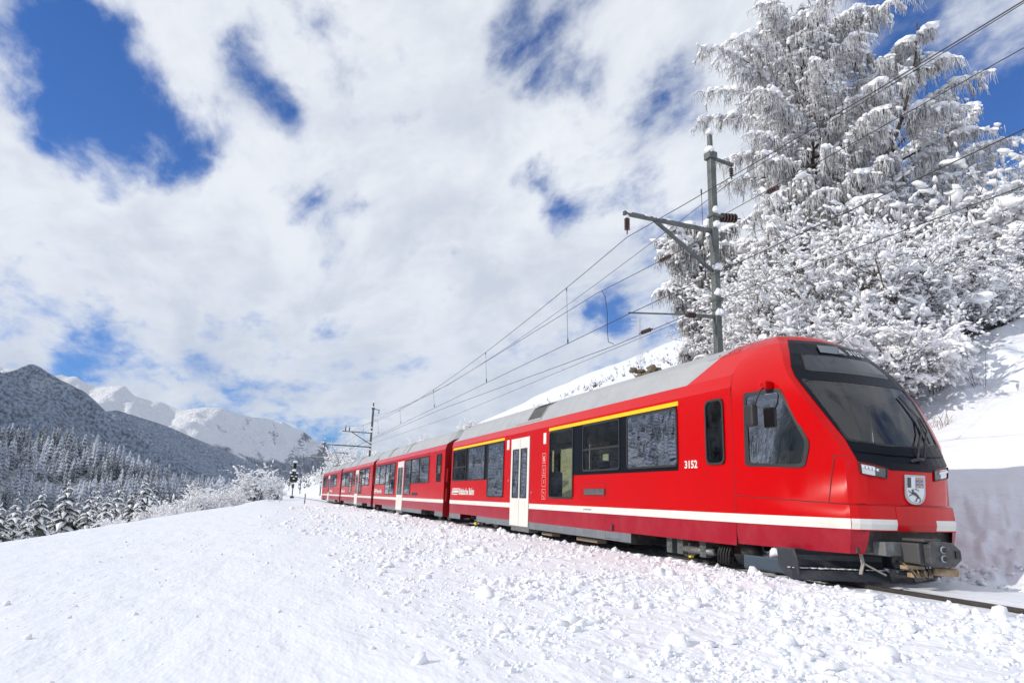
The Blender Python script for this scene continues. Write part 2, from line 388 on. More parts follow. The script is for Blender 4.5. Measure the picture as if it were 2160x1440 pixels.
def bogie(parent, y, near_only=False, wb=.85):
    """wheels and frame; wheel tyres 0.37 m in radius standing on the rails"""
    b = MB()
    for s in (-1, 1):
        x = XC + s*.80
        b.box((x-.05, y-1.15, .30), (x+.05, y+1.15, .50)); b.box((x-.06, y-.35, .18), (x+.06, y+.35, .34))
    b.box((XC-.8, y-.2, .25), (XC+.8, y+.2, .55))
    f = b.build('bogie_frame', under, parent, bevel=.012)
    for yy in (y-wb, y+wb):
        for s in (-1, 1):
            w = MB(); x = XC + s*.5
            for r, a, c in ((.36, x-.06, x+.06), (.31, x+s*.06, x+s*.075), (.10, x+s*.075, x+s*.16)):
                w.tube([(a, yy, .37), (c, yy, .37)], r, 20, 0 if r > .2 else 0)
            w.build('wheel', steel, f)
            g = MB(); g.box((x+s*.22, yy-.16, .22), (x+s*.40, yy+.16, .5)); g.box((x+s*.40, yy-.09, .28), (x+s*.44, yy+.09, .44)); g.build('axle_box', under, f, bevel=.02)
            sp = MB(); pts = [(x+s*.30+.05*math.cos(t*.9), yy+(.28 if yy > y else -.28)+.05*math.sin(t*.9), .24+t*.007) for t in range(40)]
            sp.tube(pts, .011, 5); sp.build('coil_spring', steel, f)
    return f
def door_leaf(parent, s, y0, y1, glass_rect, z0=.25, z1=2.79):
    f = car_map(s); gy0, gy1, gz0, gz1 = glass_rect
    leaf = sheet('door_leaf', rect(y0, y1, z0, z1), f, white, parent, holes=[rect(gy0, gy1, gz0, gz1)], off=.004, thick=.016)
    window(leaf, lambda u, v, o=0: f(u, v, o+.012), gy0-.03, gy1+.03, gz0-.03, gz1+.03, r=.02, w=.035, name='door_window', flat=True)
    return leaf
def car(label, y0, y1, wins, door, bogies, yel=(), marks=(), b0=True, b1=True, near_detail=False, roof_from=None, vents=(), cab_open=False, group='coupled cars of the red train'):
    root = empty('rail_car', (XC, (y0+y1)/2, 0)); tag(root, label, 'train car', group)
    dz0, dz1 = .25, 2.79
    notches = [rect(a, b, -1, .40) for a, b in bogies]
    def cut_rect(w): return rect(w[0]+.02, w[1]-.02, w[2]+.02, w[3]-.02)
    leafs = [(door[0], (door[0]+door[1])/2-.01), ((door[0]+door[1])/2+.01, door[1])]
    dr = rect(door[0], door[1], dz0, dz1)
    for s in (-1, 1):
        f = car_map(s)
        holes = [cut_rect(w) for w in wins] + notches + [dr]
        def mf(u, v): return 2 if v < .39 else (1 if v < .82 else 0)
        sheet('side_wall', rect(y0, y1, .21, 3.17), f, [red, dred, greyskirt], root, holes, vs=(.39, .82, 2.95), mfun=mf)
        sheet('inner_wall', rect(y0+.05, y1-.05, .6, 2.95), lambda u, v, o=0, f=f: f(u, v, -.07), inter, root, [cut_rect(w) for w in wins]+[dr])
        st = [x for x in (y0, door[0], door[1], y1)]
        for a, b in ((st[0], st[1]), (st[2], st[3])): sheet('white_stripe', rect(a, b, .755, .895), f, white, root, off=.001, thick=.003)
        for a, b, ga, gb in ((door[0]+.01, leafs[0][1], leafs[0][0]+.2, leafs[0][1]-.09), (leafs[1][0], door[1]-.01, leafs[1][0]+.09, leafs[1][1]-.2)):
            door_leaf(root, s, a, b, (ga, gb, 1.07, 2.44), dz0, dz1)
        for w in wins:
            window(root, f, w[0], w[1], w[2], w[3], r=w[4] if len(w) > 4 and w[4] else .06, w=.04, bar=w[5] if len(w) > 5 else None, off=.010)
        stp = MB(); X = XC+s*1.30; stp.box((min(X, X-s*.3), door[0]+.05, .10), (max(X, X-s*.3), door[1]-.05, .24)); stp.build('door_step', steel, root, bevel=.01)
    for (a, b) in yel: sheet('first_class_band', rect(a, b, 2.82, 2.90), car_map(-1), yellow, root, off=.001, thick=.004)
    # black glazed bands between the windows
    fm = car_map(-1)
    for k, band in enumerate(band_list(wins)):
        sheet('window_band', band, fm, black, root, [cut_rect(w) for w in wins], off=.002, thick=.006)
    # roof
    rf = roof_map(y0, y1, b0, b1); ra = roof_from if roof_from else y0
    ys = [y0+.55, y1-.55] + list(np.arange(math.ceil(y0)+2, y1-1, 2.2))
    if roof_from is None:
        sheet('roof', rect(y0, y1, 0, ARC[-1]), rf, roofm, root, us=ys, vs=ARC[1:-1])
    else:
        g = [(10.73, 0), (y1, 0), (y1, ARC[-1]), (10.73, ARC[-1]), (10.02, ARC[-1]-.5), (10.02, .5)]
        r_ = [(y0, 0), (10.73, 0), (10.02, .5), (10.02, ARC[-1]-.5), (10.73, ARC[-1]), (y0, ARC[-1])]
        # split into convex pieces so that the cuts stay clean
        sheet('roof', [(10.73, 0), (y1, 0), (y1, ARC[-1]), (10.73, ARC[-1])], rf, roofm, root, us=ys, vs=ARC[1:-1])
        for pc in ([(10.73, 0), (10.73, .525), (10.02, .525)], [(10.02, .525), (10.73, .525), (10.73, ARC[-1]-.525), (10.02, ARC[-1]-.525)], [(10.02, ARC[-1]-.525), (10.73, ARC[-1]-.525), (10.73, ARC[-1])]):
            sheet('roof_edge', pc, rf, roofm, root, vs=ARC[1:-1])
        for pc in ([(y0, 0), (10.73, 0), (10.02, .525), (y0, .525)], [(y0, .525), (10.02, .525), (10.02, ARC[-1]-.525), (y0, ARC[-1]-.525)], [(y0, ARC[-1]-.525), (10.02, ARC[-1]-.525), (10.73, ARC[-1]), (y0, ARC[-1])]):
            sheet('red_roof', pc, rf, red, root, vs=ARC[1:-1])
    for (a, b, kind) in vents:
        p = sheet('roof_panel', rect(a, b, .06, .80), rf, roofm, root, off=.002, thick=.02, vs=(.525,))
        if kind:
            for k in range(9):
                q = a+.05+(b-a-.1)*k/9*kind; sheet('louvre', rect(q, q+.05, .12, .74), rf, under, p, off=.022, thick=.012, vs=(.525,))
        else:
            for q in (a, b-.03): sheet('panel_joint', rect(q, q+.03, .06, .9), rf, under, p, off=.022, thick=.006, vs=(.525,))
    # end walls
    for yy, sg in ((y0, -1), (y1, 1)):
        if cab_open and sg == -1: continue
        e = [(XC-1.325, .21), (XC+1.325, .21), (XC+1.325, 2.95), (XC+1.27, 3.17), (XC+1.0, 3.36), (XC+.62, 3.45), (XC-.62, 3.45), (XC-1.0, 3.36), (XC-1.27, 3.17), (XC-1.325, 2.95)]
        m = MB(); m.prism(e, yy-.02*sg-.015, yy-.02*sg+.015, 'y'); ew = m.build('end_wall', eref, root)
        if not (label.startswith('last') and sg == 1):
            bl = MB()
            for k in range(6):
                bl.prism([(XC-.65, .55), (XC+.65, .55), (XC+.65, 2.75), (XC-.65, 2.75)], yy+sg*(.02+k*.075), yy+sg*(.05+k*.075), 'y')
                bl.prism([(XC-.6, .6), (XC+.6, .6), (XC+.6, 2.7), (XC-.6, 2.7)], yy+sg*(.05+k*.075), yy+sg*(.095+k*.075), 'y')
            bl.build('gangway_bellows', rubber, root)
            for q in (.8, 1.6): 
                h = MB(); h.box((XC-1.25, min(yy, yy+sg*.12), q), (XC-1.13, max(yy, yy+sg*.12), q+.55)); h.build('cable_box', eref, ew, bevel=.02)
    fl = MB(); fl.box((XC-1.24, y0+.06, .52), (XC+1.24, y1-.06, .60)); fl.build('floor', under, root)
    fl = MB(); fl.box((XC-1.2, y0+.06, 2.92), (XC+1.2, y1-.06, 2.97)); fl.build('ceiling', inter, root)
    ys = bogies[0][1]+.3, bogies[1][0]-.3
    eq = MB(); y = ys[0]; i = 0
    while y < ys[1]-.8:
        L = .7+.5*((i*37) % 10)/10
        eq.box((XC-1.05+.1*((i*7) % 3), y, .16+.03*((i*5) % 3)), (XC+1.05, y+L, .5)); y += L+.18; i += 1
    eq.build('underfloor_equipment', under, root, bevel=.015)
    for a, b in bogies: bogie(root, (a+b)/2)
    return root
def band_list(wins):
    """one black surround behind each run of windows closer together than 0.5 m"""
    ws = sorted(wins); runs = []
    for w in ws:
        if w[1]-w[0] < .7: continue
        if runs and w[0]-runs[-1][-1][1] < .6: runs[-1].append(w)
        else: runs.append([w])
    out = []
    for r in runs:
        sh = [w for w in r if w[2] > 1.3]
        if len(r) < 2 and len(sh) < 1: continue
        a = r[0][0]; b = r[-1][1]
        out.append(rect(a+.01, b-.01, 1.62, 2.815))
    return out

TALL0, LOW0 = 1.05, 1.60
c1 = car('front end car of the red train, numbered 3152, with a slanted black windscreen nose', 9.4, 27.0,
    wins=[(9.6, 10.12, 1.68, 2.80, .12), (10.98, 12.88, 1.69, 2.80, .10), (13.18, 14.99, 1.69, 2.80, .08, 2.2), (15.53, 17.03, 1.06, 2.80, .09), (20.66, 22.3, 1.05, 2.79, .09), (22.62, 24.62, 1.62, 2.79, .04), (24.86, 26.72, 1.62, 2.79, .05, 2.13)],
    door=(18.45, 19.98), bogies=[(9.3, 12.75), (23.35, 25.4)], yel=[(10.95, 17.08), (20.66, 26.77)], b0=False, roof_from=9.4, vents=[(17.9, 19.9, .55)], cab_open=True)
c2 = car('second car of the red train, coupled behind the nose car, without a yellow band', 28.0, 45.95,
    wins=[(28.6, 29.42, 1.95, 2.80, .05), (30.8, 32.7, 1.6, 2.78, .05), (32.8, 34.6, 1.6, 2.78, .05, 2.15), (34.72, 36.2, 1.04, 2.78, .05), (38.95, 40.4, 1.04, 2.78, .05), (40.5, 41.9, 1.04, 2.78, .05), (42.0, 43.9, 1.62, 2.78, .05), (44.0, 45.7, 1.62, 2.78, .05)],
    door=(36.5, 38.15), bogies=[(29.4, 31.9), (42.5, 45.1)], vents=[(36.3, 37.5, 0), (41.4, 41.9, 0)])
c3 = car('third car of the red train, behind the car with the two tall windows', 46.95, 64.5,
    wins=[(48.4, 50.2, 1.6, 2.75, .05), (50.3, 51.8, 1.6, 2.75, .05, 2.15), (51.9, 53.1, 1.04, 2.75, .05), (55.85, 57.0, 1.62, 2.45, .05), (57.6, 58.9, 1.04, 2.75, .05), (59.0, 61.6, 1.6, 2.75, .05), (61.7, 64.3, 1.6, 2.75, .05)],
    door=(53.6, 55.2), bogies=[(48.45, 50.8), (61.7, 64.3)], vents=[(55, 56.2, 0), (60, 60.6, 0)])
c4 = car('last car of the red train, carrying the raised pantograph', 65.45, 83.4,
    wins=[(68.9, 71.6, 1.65, 2.75, .05), (71.7, 74.6, 1.65, 2.75, .05), (78.2, 80.2, 1.66, 2.72, .05), (80.3, 82.3, 1.66, 2.72, .05)],
    door=(75.2, 76.6), bogies=[(66.6, 69.0), (79.0, 81.4)], vents=[(67.0, 68.2, 0), (72, 73.2, 0), (78, 79.2, 0)])

# pantograph
pt = empty('pantograph', (XC, 80.0, 3.92)); pt.parent = c4; pt.location = (0, 80.0-c4.location.y, 3.92)
mb = MB(); mb.bar((XC-.5, 79.5, 3.98), (XC+.5, 79.5, 3.98), .06, .06); mb.bar((XC-.5, 80.7, 3.98), (XC+.5, 80.7, 3.98), .06, .06); mb.bar((XC, 79.4, 4.0), (XC, 80.9, 4.0), .1, .1); mb.build('base_frame', galv, pt)
for s in (-1, 1):
    mb = MB(); mb.tube([(XC+s*.08, 80.6, 4.02), (XC+s*.10, 79.9, 4.55)], .03, 6); mb.build('lower_arm', galv, pt)
    mb = MB(); mb.tube([(XC+s*.10, 79.9, 4.55), (XC+s*.55, 80.2, 5.42)], .022, 6); mb.build('upper_arm', galv, pt)
mb = MB(); mb.tube([(XC-.85, 80.2, 5.30), (XC-.72, 80.2, 5.46), (XC-.5, 80.2, 5.50), (XC+.5, 80.2, 5.50), (XC+.72, 80.2, 5.46), (XC+.85, 80.2, 5.30)], .035, 6); mb.build('contact_strip', rubber, pt)
mb = MB(); mb.tube([(XC-.5, 80.2, 5.42), (XC+.5, 80.2, 5.42)], .02, 6); mb.build('cross_tube', galv, pt)

# lettering and markings on the sides
def nm(s=-1): return car_map(s)
lettering('car_number', '3152', nm(), 10.78, 1.645, 10.39, 1.785, white, c1, bold=.03)
for (a, b) in ((17.46, 17.27), (20.42, 20.20)): lettering('class_number', '1', nm(), a, 2.50, b, 2.80, white, c1, bold=.03)
def rhb(parent, ya, yb, z0=1.10, z1=1.345):
    L = ya-yb; k = ya-L*.34
    polys = [([(ya-.10*L, z1), (k, z1), (k+.02, z1-.045), (ya-.12*L, z1-.045)], 0), ([(ya-.05*L, z1-.075), (k+.01, z1-.075), (k+.04, z1-.165), (ya-.07*L, z1-.165)], 0), ([(ya, z0), (k+.14, z0), (k+.11, z0+.04), (ya-.03, z0+.04)], 0),
             ([(ya-.10*L, z1), (ya-.06*L, z1), (ya-.01*L, z0), (ya-.05*L, z0)], 0)]
    polys2d('emblem_bars', polys, nm(), parent, [white])
    lettering('wordmark', 'Rh\u00e4tische Bahn', nm(), k-.03, z0, yb, z1, white, parent, bold=.035)
rhb(c1, 26.8, 23.75); rhb(c2, 45.9, 43.0); rhb(c3, 64.3, 61.4); rhb(c4, 74.6, 71.9)
lettering('stripe_wordmark', 'graub\u00fcnden', nm(), 14.95, .80, 14.53, .85, dkgrey, c1, off=.008)
# pictograms beside the door
def outline(u0, u1, v0, v1, t=.012): return [([(u0, v0), (u1, v0), (u1, v0+t), (u0, v0+t)], 0), ([(u0, v1-t), (u1, v1-t), (u1, v1), (u0, v1)], 0), ([(u0, v0), (u0-t, v0), (u0-t, v1), (u0, v1)], 0), ([(u1+t, v0), (u1, v0), (u1, v1), (u1+t, v1)], 0)]
for k, zc in enumerate((2.115, 1.79, 1.49, 1.16)):
    u0, u1 = 17.52, 17.27; P = outline(u0, u1, zc-.135, zc+.135)
    if k == 0: P += [([(17.46, zc-.02), (17.42, zc+.07), (17.36, zc+.05), (17.40, zc-.04)], 0), ([(17.44, zc-.09), (17.41, zc-.02), (17.34, zc+.0), (17.36, zc-.1)], 0)]
    if k == 1: P += [([(17.45, zc-.08), (17.34, zc-.08), (17.34, zc-.06), (17.45, zc-.06)], 0), ([(17.44, zc), (17.36, zc), (17.36, zc+.02), (17.44, zc+.02)], 0), ([(17.40, zc-.05), (17.38, zc-.05), (17.38, zc+.09), (17.40, zc+.09)], 0)]
    if k == 2:
        for a in range(3):
            dx, dz = .07*math.cos(a*1.047), .07*math.sin(a*1.047); P.append(([(17.39+dx+.006, zc+dz), (17.39+dx-.006, zc+dz), (17.39-dx-.006, zc-dz), (17.39-dx+.006, zc-dz)], 0))
    if k == 3: P += [([(17.46, zc+.08), (17.34, zc+.02), (17.34, zc), (17.46, zc+.06)], 0), ([(17.46, zc-.02), (17.34, zc-.09), (17.34, zc-.11), (17.46, zc-.04)], 0)]
    polys2d('pictogram', P, nm(), c1, [mat('print_pale_red', (.82, .45, .42), .5) if k == 0 else MATS['print_pale_red']])
# flap with a ventilation slot, service hatches
seam = mat('panel_seam', (.05, .004, .006), .6)
fr = polys2d('access_panel', outline(15.1, 13.75, 1.06, 1.42, .009), nm(), c1, [seam], off=.002)
vp = sheet('vent_insert', rect(13.86, 14.93, 1.15, 1.30), nm(), rubber, c1, off=.003, thick=.012)
for k in range(5): sheet('louvre', rect(13.9, 14.89, 1.165+k*.026, 1.18+k*.026), nm(), steel, vp, off=.015, thick=.006)
hf = polys2d('service_hatch', outline(13.86, 13.2, .24, .70, .008), nm(), c1, [seam], off=.002)
sheet('hatch_box', rect(13.52, 13.83, .41, .54), nm(), dred, hf, off=.003, thick=.02); sheet('hatch_latch', rect(13.5, 13.56, .41, .54), nm(), under, hf, off=.006, thick=.02)
for q, (cc, a, b) in enumerate(((c2, 33.0, 34.2), (c3, 52.4, 53.3))): sheet('vent_insert', rect(a, b, 1.03, 1.16), nm(), rubber, cc, off=.003, thick=.012)
for y_, z_ in ((18.25, 1.2), (20.18, 1.55)):
    d = MB(); d.tube([(XC-1.325, y_, z_), (XC-1.345, y_, z_)], .035, 10); d.build('door_button', steel, c1)
# seats seen through the large windows, each fixed to its car
def seat_at(y, x, face, car_o):
    b = MB(); b.box((x-.23, y-.22, .95), (x+.23, y+.22, 1.07)); s_ = b.build('seat', seatm, car_o, bevel=.03)
    b = MB(); yb = y + face*.22; b.box((x-.22, yb-.05, 1.0), (x+.22, yb+.05, 1.95)); b.build('backrest', seatm, s_, bevel=.04)
    return s_
for y_ in (11.4, 12.5, 13.6, 14.7, 21.6, 22.8, 24.0, 25.2, 26.3):
    for x_ in (-1.0, -.52, .52, 1.0): seat_at(y_, XC+x_, 1 if int(y_) % 2 else -1, c1)

# ------------------------------------------------------------------ driver's cab nose of the front car
NR = np.array([
(.43,1.30,.965,7.50,.86,7.42,7.30),(.60,1.32,.975,7.45,.86,7.36,7.26),(.83,1.325,.985,7.41,.87,7.32,7.20),(1.08,1.325,.975,7.43,.87,7.34,7.22),
(1.10,1.325,.955,7.46,.85,7.37,7.25),(1.66,1.325,.965,7.46,.85,7.34,7.20),(1.98,1.325,1.03,7.55,.90,7.49,7.36),(2.30,1.325,1.12,7.75,.986,7.69,7.55),
(2.62,1.325,1.165,7.95,1.06,7.90,7.76),(2.97,1.315,1.18,8.20,1.116,8.16,8.02),(3.17,1.27,1.13,8.34,1.06,8.29,8.16),(3.40,1.132,.99,8.52,.92,8.46,8.34),(3.62,1.0,.86,8.72,.75,8.65,8.53),
(3.64,.965,.84,8.74,.73,8.67,8.55),(3.78,.724,.70,8.93,.61,8.87,8.75),(3.84,.62,.58,9.04,.50,9.0,8.88),(3.86,.465,.45,9.10,.38,9.06,8.95)])
NZ = NR[:, 0].tolist()
def nrow(z): return [float(np.interp(z, NR[:, 0], NR[:, i])) for i in range(1, 7)]
def nfront(x, z, off=0.):
    ws, wc, Yc, wm, Ym, Yf = nrow(z); a = abs(x)
    Y = Yf+(Ym-Yf)*(a/wm)**2 if a <= wm else Ym+(Yc-Ym)*(a-wm)/max(wc-wm, 1e-4)
    lean = float(np.interp(z, [1.6, 2.0, 3.2, 3.86], [0, .55, .75, .9]))
    return (XC+x, Y-off*(1-lean*.4), z+off*lean)
def nside(s):
    def f(t, z, off=0.):
        ws, wc, Yc, wm, Ym, Yf = nrow(z); Y = 9.4-t*(9.4-Yc)
        return (XC+s*(ws+(wc-ws)*max(t, 0)**1.7+off), Y-off*.25*t, z)
    return f
def TY(Y, z): ws, wc, Yc, wm, Ym, Yf = nrow(z); return ((9.4-Y)/(9.4-Yc), z)
nose_o = c1
cabwin = [TY(9.08, 2.79), TY(8.35, 2.78), TY(7.94, 1.94), TY(8.06, 1.60), TY(9.10, 1.65)]
TS = [.12*k for k in range(1, 9)]
for s in (-1, 1):
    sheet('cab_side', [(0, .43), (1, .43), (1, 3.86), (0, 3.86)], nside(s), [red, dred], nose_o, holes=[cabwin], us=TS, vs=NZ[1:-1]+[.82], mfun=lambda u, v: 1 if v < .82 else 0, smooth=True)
    sheet('cab_side_liner', [(0, .9), (.93, .9), (.93, 3.0), (0, 3.0)], lambda u, v, o=0, s=s: nside(s)(u, v, -.06), cabgrey, nose_o, holes=[cabwin], us=TS, vs=NZ[3:-5])
    fo = round_poly(cabwin, .06); cx = sum(p[0] for p in fo)/len(fo); cy = sum(p[1] for p in fo)/len(fo)
    fi = [(cx+(x-cx)*.90, cy+(y-cy)*.93) for x, y in fo]; fo2 = [(cx+(x-cx)*1.04, cy+(y-cy)*1.03) for x, y in fo]
    wf = ring('cab_window', fo2, fi, nside(s), rubber, nose_o, .002, .012)
    sheet('pane', fi, nside(s), sideglass, wf, us=TS, vs=(2.0, 2.3, 2.62), off=.002, smooth=True)
    if s == -1: # sliding part and dark lower band of the side window
        sheet('lower_blind', [TY(9.05, 1.66), TY(8.12, 1.62), TY(8.05, 1.85), TY(9.05, 1.85)], nside(s), rubber, wf, off=-.03, us=TS)
    strip = sheet('cab_white_stripe', [(0, .755), (1, .755), (1, .895), (0, .895)], nside(s), white, nose_o, us=TS, vs=(.83,), off=.001, thick=.003)
    for a, b in (((0, 1.175), (1, 1.085)),):
        sheet('panel_joint', [(a[0], a[1]-.006), (b[0], b[1]-.006), (b[0], b[1]+.006), (a[0], a[1]+.006)], nside(s), seam, nose_o, us=TS, off=.002)
    sheet('panel_joint', [(0, .43), (.006, .43), (.006, 3.2), (0, 3.2)], nside(s), seam, nose_o, vs=NZ[1:-1], off=.002)
    p0, p1 = TY(7.60, 1.75), TY(7.73, 1.10)
    sheet('panel_joint', [(p1[0], p1[1]), (p1[0]+.006, p1[1]), (p0[0]+.006, p0[1]), (p0[0], p0[1])], nside(s), seam, nose_o, off=.002)
    sheet('panel_joint', [(p0[0], p0[1]), (1, 1.73), (1, 1.742), (p0[0], p0[1]+.012)], nside(s), seam, nose_o, off=.002)
outl = [(-.985, .43), (-.80, .43), (-.77, .74), (.77, .74), (.80, .43), (.985, .43)]
def wcz(z): return nrow(z)[1]
right = [(wcz(z), z) for z in NZ if z >= .6]; left = [(-wcz(z), z) for z in NZ if z >= .6][::-1]
screen = [(-.87, 1.96), (-.30, 1.905), (.30, 1.905), (.87, 1.96), (1.04, 2.91), (-1.04, 2.91)]
zr = [z for z in NZ if z > 1.0]
top = [(-wcz(z), z) for z in zr][::-1] + [(wcz(z), z) for z in zr]
body = [(-wcz(1.08), 1.08)] + [] 
XS = [-.9, -.75, -.6, -.45, -.3, -.15, 0, .15, .3, .45, .6, .75, .9]
dom = [(wcz(z), z) for z in NZ if z >= 1.08] + [(-wcz(z), z) for z in NZ[::-1] if z >= 1.08]
sheet('nose_front', dom, nfront, [red], nose_o, holes=[screen], us=XS, vs=[z for z in NZ if 1.08 < z < 3.86], smooth=True)
bump = [(-.98, .755), (.98, .755), (.985, .83), (.975, 1.08), (-.975, 1.08), (-.985, .83)]
for a, b in ((-1.0, -.365), (-.36, .36), (.365, 1.0)):
    q = [(max(a, -.98), .74), (min(b, .98), .74), (min(b, .985), .83), (min(b, .975), 1.075), (max(a, -.975), 1.075), (max(a, -.985), .83)]
    sheet('bumper_panel', q, nfront, [red], nose_o, us=XS, vs=(.83, .96), off=.001, thick=.012 if abs(a) < .5 and abs(b) < .5 else .004)
    if abs(a+b) > .1:
        sheet('bumper_stripe', [(max(a, -.98), .755), (min(b, .98), .755), (min(b, .98), .895), (max(a, -.98), .895)], nfront, white, nose_o, us=XS, vs=(.83,), off=.006, thick=.003)
for s in (-1, 1):
    sheet('skirt_flap', [(s*.80, .43), (s*.965, .43), (s*.98, .745), (s*.77, .745)], nfront, dred, nose_o, vs=(.6,), off=.0, thick=.004)
sheet('groove', rect(-.97, .97, 1.075, 1.10), nfront, seam, nose_o, us=XS, off=.002)
mdom = [(-.38, 1.56), (.38, 1.56), (.47, 1.605), (.85, 1.67), (.90, 1.98), (.986, 2.30), (1.06, 2.62), (1.10, 2.97), (1.055, 3.15), (.90, 3.40), (.76, 3.60), (.66, 3.70), (-.66, 3.70), (-.76, 3.60), (-.90, 3.40), (-1.055, 3.15), (-1.10, 2.97), (-1.06, 2.62), (-.986, 2.30), (-.90, 1.98), (-.85, 1.67), (-.47, 1.605)]
mask = sheet('black_mask', mdom, nfront, black, nose_o, holes=[screen], us=XS, vs=[z for z in NZ if 1.6 < z < 3.7], off=.001, thick=.005)
ws_ = sheet('windscreen', round_poly(screen, .05), nfront, cabglass, nose_o, us=XS, vs=(2.1, 2.3, 2.45, 2.62, 2.8), off=.001, smooth=True)
fo = round_poly(screen, .05); fi = [(x*.975, 2.42+(y-2.42)*.96) for x, y in fo]
ring('screen_seal', [(x*1.012, 2.42+(y-2.42)*1.02) for x, y in fo], fi, nfront, rubber, ws_, .004, .008)
disp = round_poly([(-.88, 3.07), (.88, 3.07), (.74, 3.38), (-.74, 3.38)], .04)
dm = mat('display_glass', (.018, .024, .032), .1, coat=.25, bump=(1, .05, .01))
dn = sheet('destination_display', disp, nfront, dm, nose_o, us=XS, vs=(3.15,), off=.008, thick=.003)
ring('display_frame', disp, [(x*.975, 3.225+(y-3.225)*.90) for x, y in disp], nfront, rubber, dn, .011, .005)
polys2d('upper_lamp_window', [([(-.30, 3.58), (.10, 3.59), (.20, 3.43), (-.36, 3.43)], 0)], nfront, nose_o, [mat('upper_window', (.12, .14, .16), .15, coat=.4)], off=.030)
polys2d('triangle_mark', [([(.02, 3.45), (.16, 3.45), (.10, 3.54)], 0)], nfront, nose_o, [silver], off=.034)
wt_num = mat('number_pale_grey', (.62, .64, .66), .4)
lettering('nose_number', '3152', nfront, .25, 3.435, .60, 3.535, wt_num, nose_o, off=.035, bold=.03)
ridge = sheet('mask_ledge', [(-.84, 1.80), (-.30, 1.765), (.30, 1.765), (.84, 1.80), (.85, 1.835), (.30, 1.80), (-.30, 1.80), (-.85, 1.835)], nfront, black, nose_o, us=XS, off=.004, thick=.02)
def lamp(s):
    o = [(s*.855, 1.66), (s*.44, 1.595), (s*.445, 1.44), (s*.83, 1.495)]
    if s < 0: o = o[::-1]
    fo = round_poly(o, .02, 2); cx = sum(p[0] for p in fo)/len(fo); cy = sum(p[1] for p in fo)/len(fo); fi = [(cx+(x-cx)*.93, cy+(y-cy)*.86) for x, y in fo]
    h = ring('headlight', fo, fi, nfront, rubber, nose_o, .006, .012)
    def q(u, v, off=0.): return nfront(u, v, off)
    polys2d('lamp_reflector', [([(s*.815, 1.63), (s*.62, 1.60), (s*.62, 1.475), (s*.80, 1.505)], 0), ([(s*.62, 1.60), (s*.465, 1.578), (s*.465, 1.458), (s*.62, 1.475)], 1)], nfront, h, [lamp_lens, lampdark], off=.006)
    for k in range(5):
        x, z = s*(.79-k*.05), 1.592-k*.009; c = nfront(x, z, .010)
        m = MB(); m.tube([c, (c[0], c[1]-.012, c[2])], .021, 10); m.build('led_lens', lens, h)
lamp(-1); lamp(1)
# shield with a quartered field and a leaping ibex
def sh(w, z0, zt, zb, cx=.03):
    p = [(cx-w, zt), (cx+w, zt), (cx+w, zb+.16)] ; n = 6
    for k in range(1, n): a = k/n*math.pi/2; p.append((cx+w*math.cos(a)**.8, zb+.16-(.16)*math.sin(a)))
    p.append((cx, zb))
    for k in range(n-1, 0, -1): a = k/n*math.pi/2; p.append((cx-w*math.cos(a)**.8, zb+.16-.16*math.sin(a)))
    p.append((cx-w, zb+.16)); return p
em = sheet('shield_emblem', sh(.195, 0, 1.51, 1.105)[::-1], nfront, silver, nose_o, off=.004, thick=.014)
wt = mat('emblem_white', (.72, .74, .76), .35)
polys = [(sh(.165, 0, 1.485, 1.135), 0), ([(-.125, 1.475), (-.055, 1.475), (-.055, 1.335), (-.125, 1.335)], 1), ([(.035, 1.475), (.185, 1.475), (.185, 1.335), (.035, 1.335)], 2)]
for (a, b) in ((.045, 1.445), (.125, 1.445), (.045, 1.345), (.125, 1.345)):
    polys.append(([(a, b), (a+.04, b), (a+.04, b+.022), (a, b+.022)], 3))
polys += [([(.035, 1.398), (.10, 1.398), (.10, 1.41), (.035, 1.41)], 3), ([(.12, 1.398), (.185, 1.398), (.185, 1.41), (.12, 1.41)], 3), ([(.104, 1.415), (.116, 1.415), (.116, 1.475), (.104, 1.475)], 3), ([(.104, 1.335), (.116, 1.335), (.116, 1.395), (.104, 1.395)], 3)]
ib = [([(-.055, 1.262), (-.02, 1.285), (.03, 1.268), (.075, 1.235), (.095, 1.205), (.075, 1.19), (.04, 1.215), (-.01, 1.235), (-.045, 1.245)], 4),
      ([(-.055, 1.262), (-.035, 1.30), (-.01, 1.305), (-.015, 1.285)], 4), ([(-.06, 1.30), (-.03, 1.315), (-.01, 1.303), (-.03, 1.292)], 4),
      ([(-.02, 1.308), (.03, 1.322), (.08, 1.305), (.095, 1.285), (.07, 1.298), (.03, 1.31)], 4), ([(-.045, 1.25), (-.085, 1.235), (-.10, 1.215), (-.09, 1.21), (-.075, 1.228), (-.035, 1.24)], 4),
      ([(-.05, 1.262), (-.09, 1.27), (-.115, 1.295), (-.105, 1.30), (-.08, 1.28), (-.045, 1.272)], 4), ([(.06, 1.21), (.035, 1.185), (.03, 1.16), (.0, 1.155), (.0, 1.148), (.04, 1.15), (.05, 1.18), (.075, 1.195)], 4),
      ([(.08, 1.20), (.105, 1.18), (.10, 1.15), (.08, 1.14), (.085, 1.132), (.115, 1.148), (.12, 1.185), (.095, 1.215)], 4)]
polys2d('emblem_field', polys+ib, nfront, em, [wt, dkgrey, blue, gold, dkgrey], off=.0185)
# nose top between the front and the roof
mt = MB(); pts = []; n = 8
fr_ = [nfront(.45*(-1+2*k/n), 3.86) for k in range(n+1)]
bk_ = [(XC+(-.465+.93*k/n), 9.4, 3.86+.06*(1-abs(-1+2*k/n))) for k in range(n+1)]
mt.add(fr_+bk_, [(k, k+1, n+2+k, n+1+k) for k in range(n)], 0, True); mt.build('nose_top', red, nose_o)
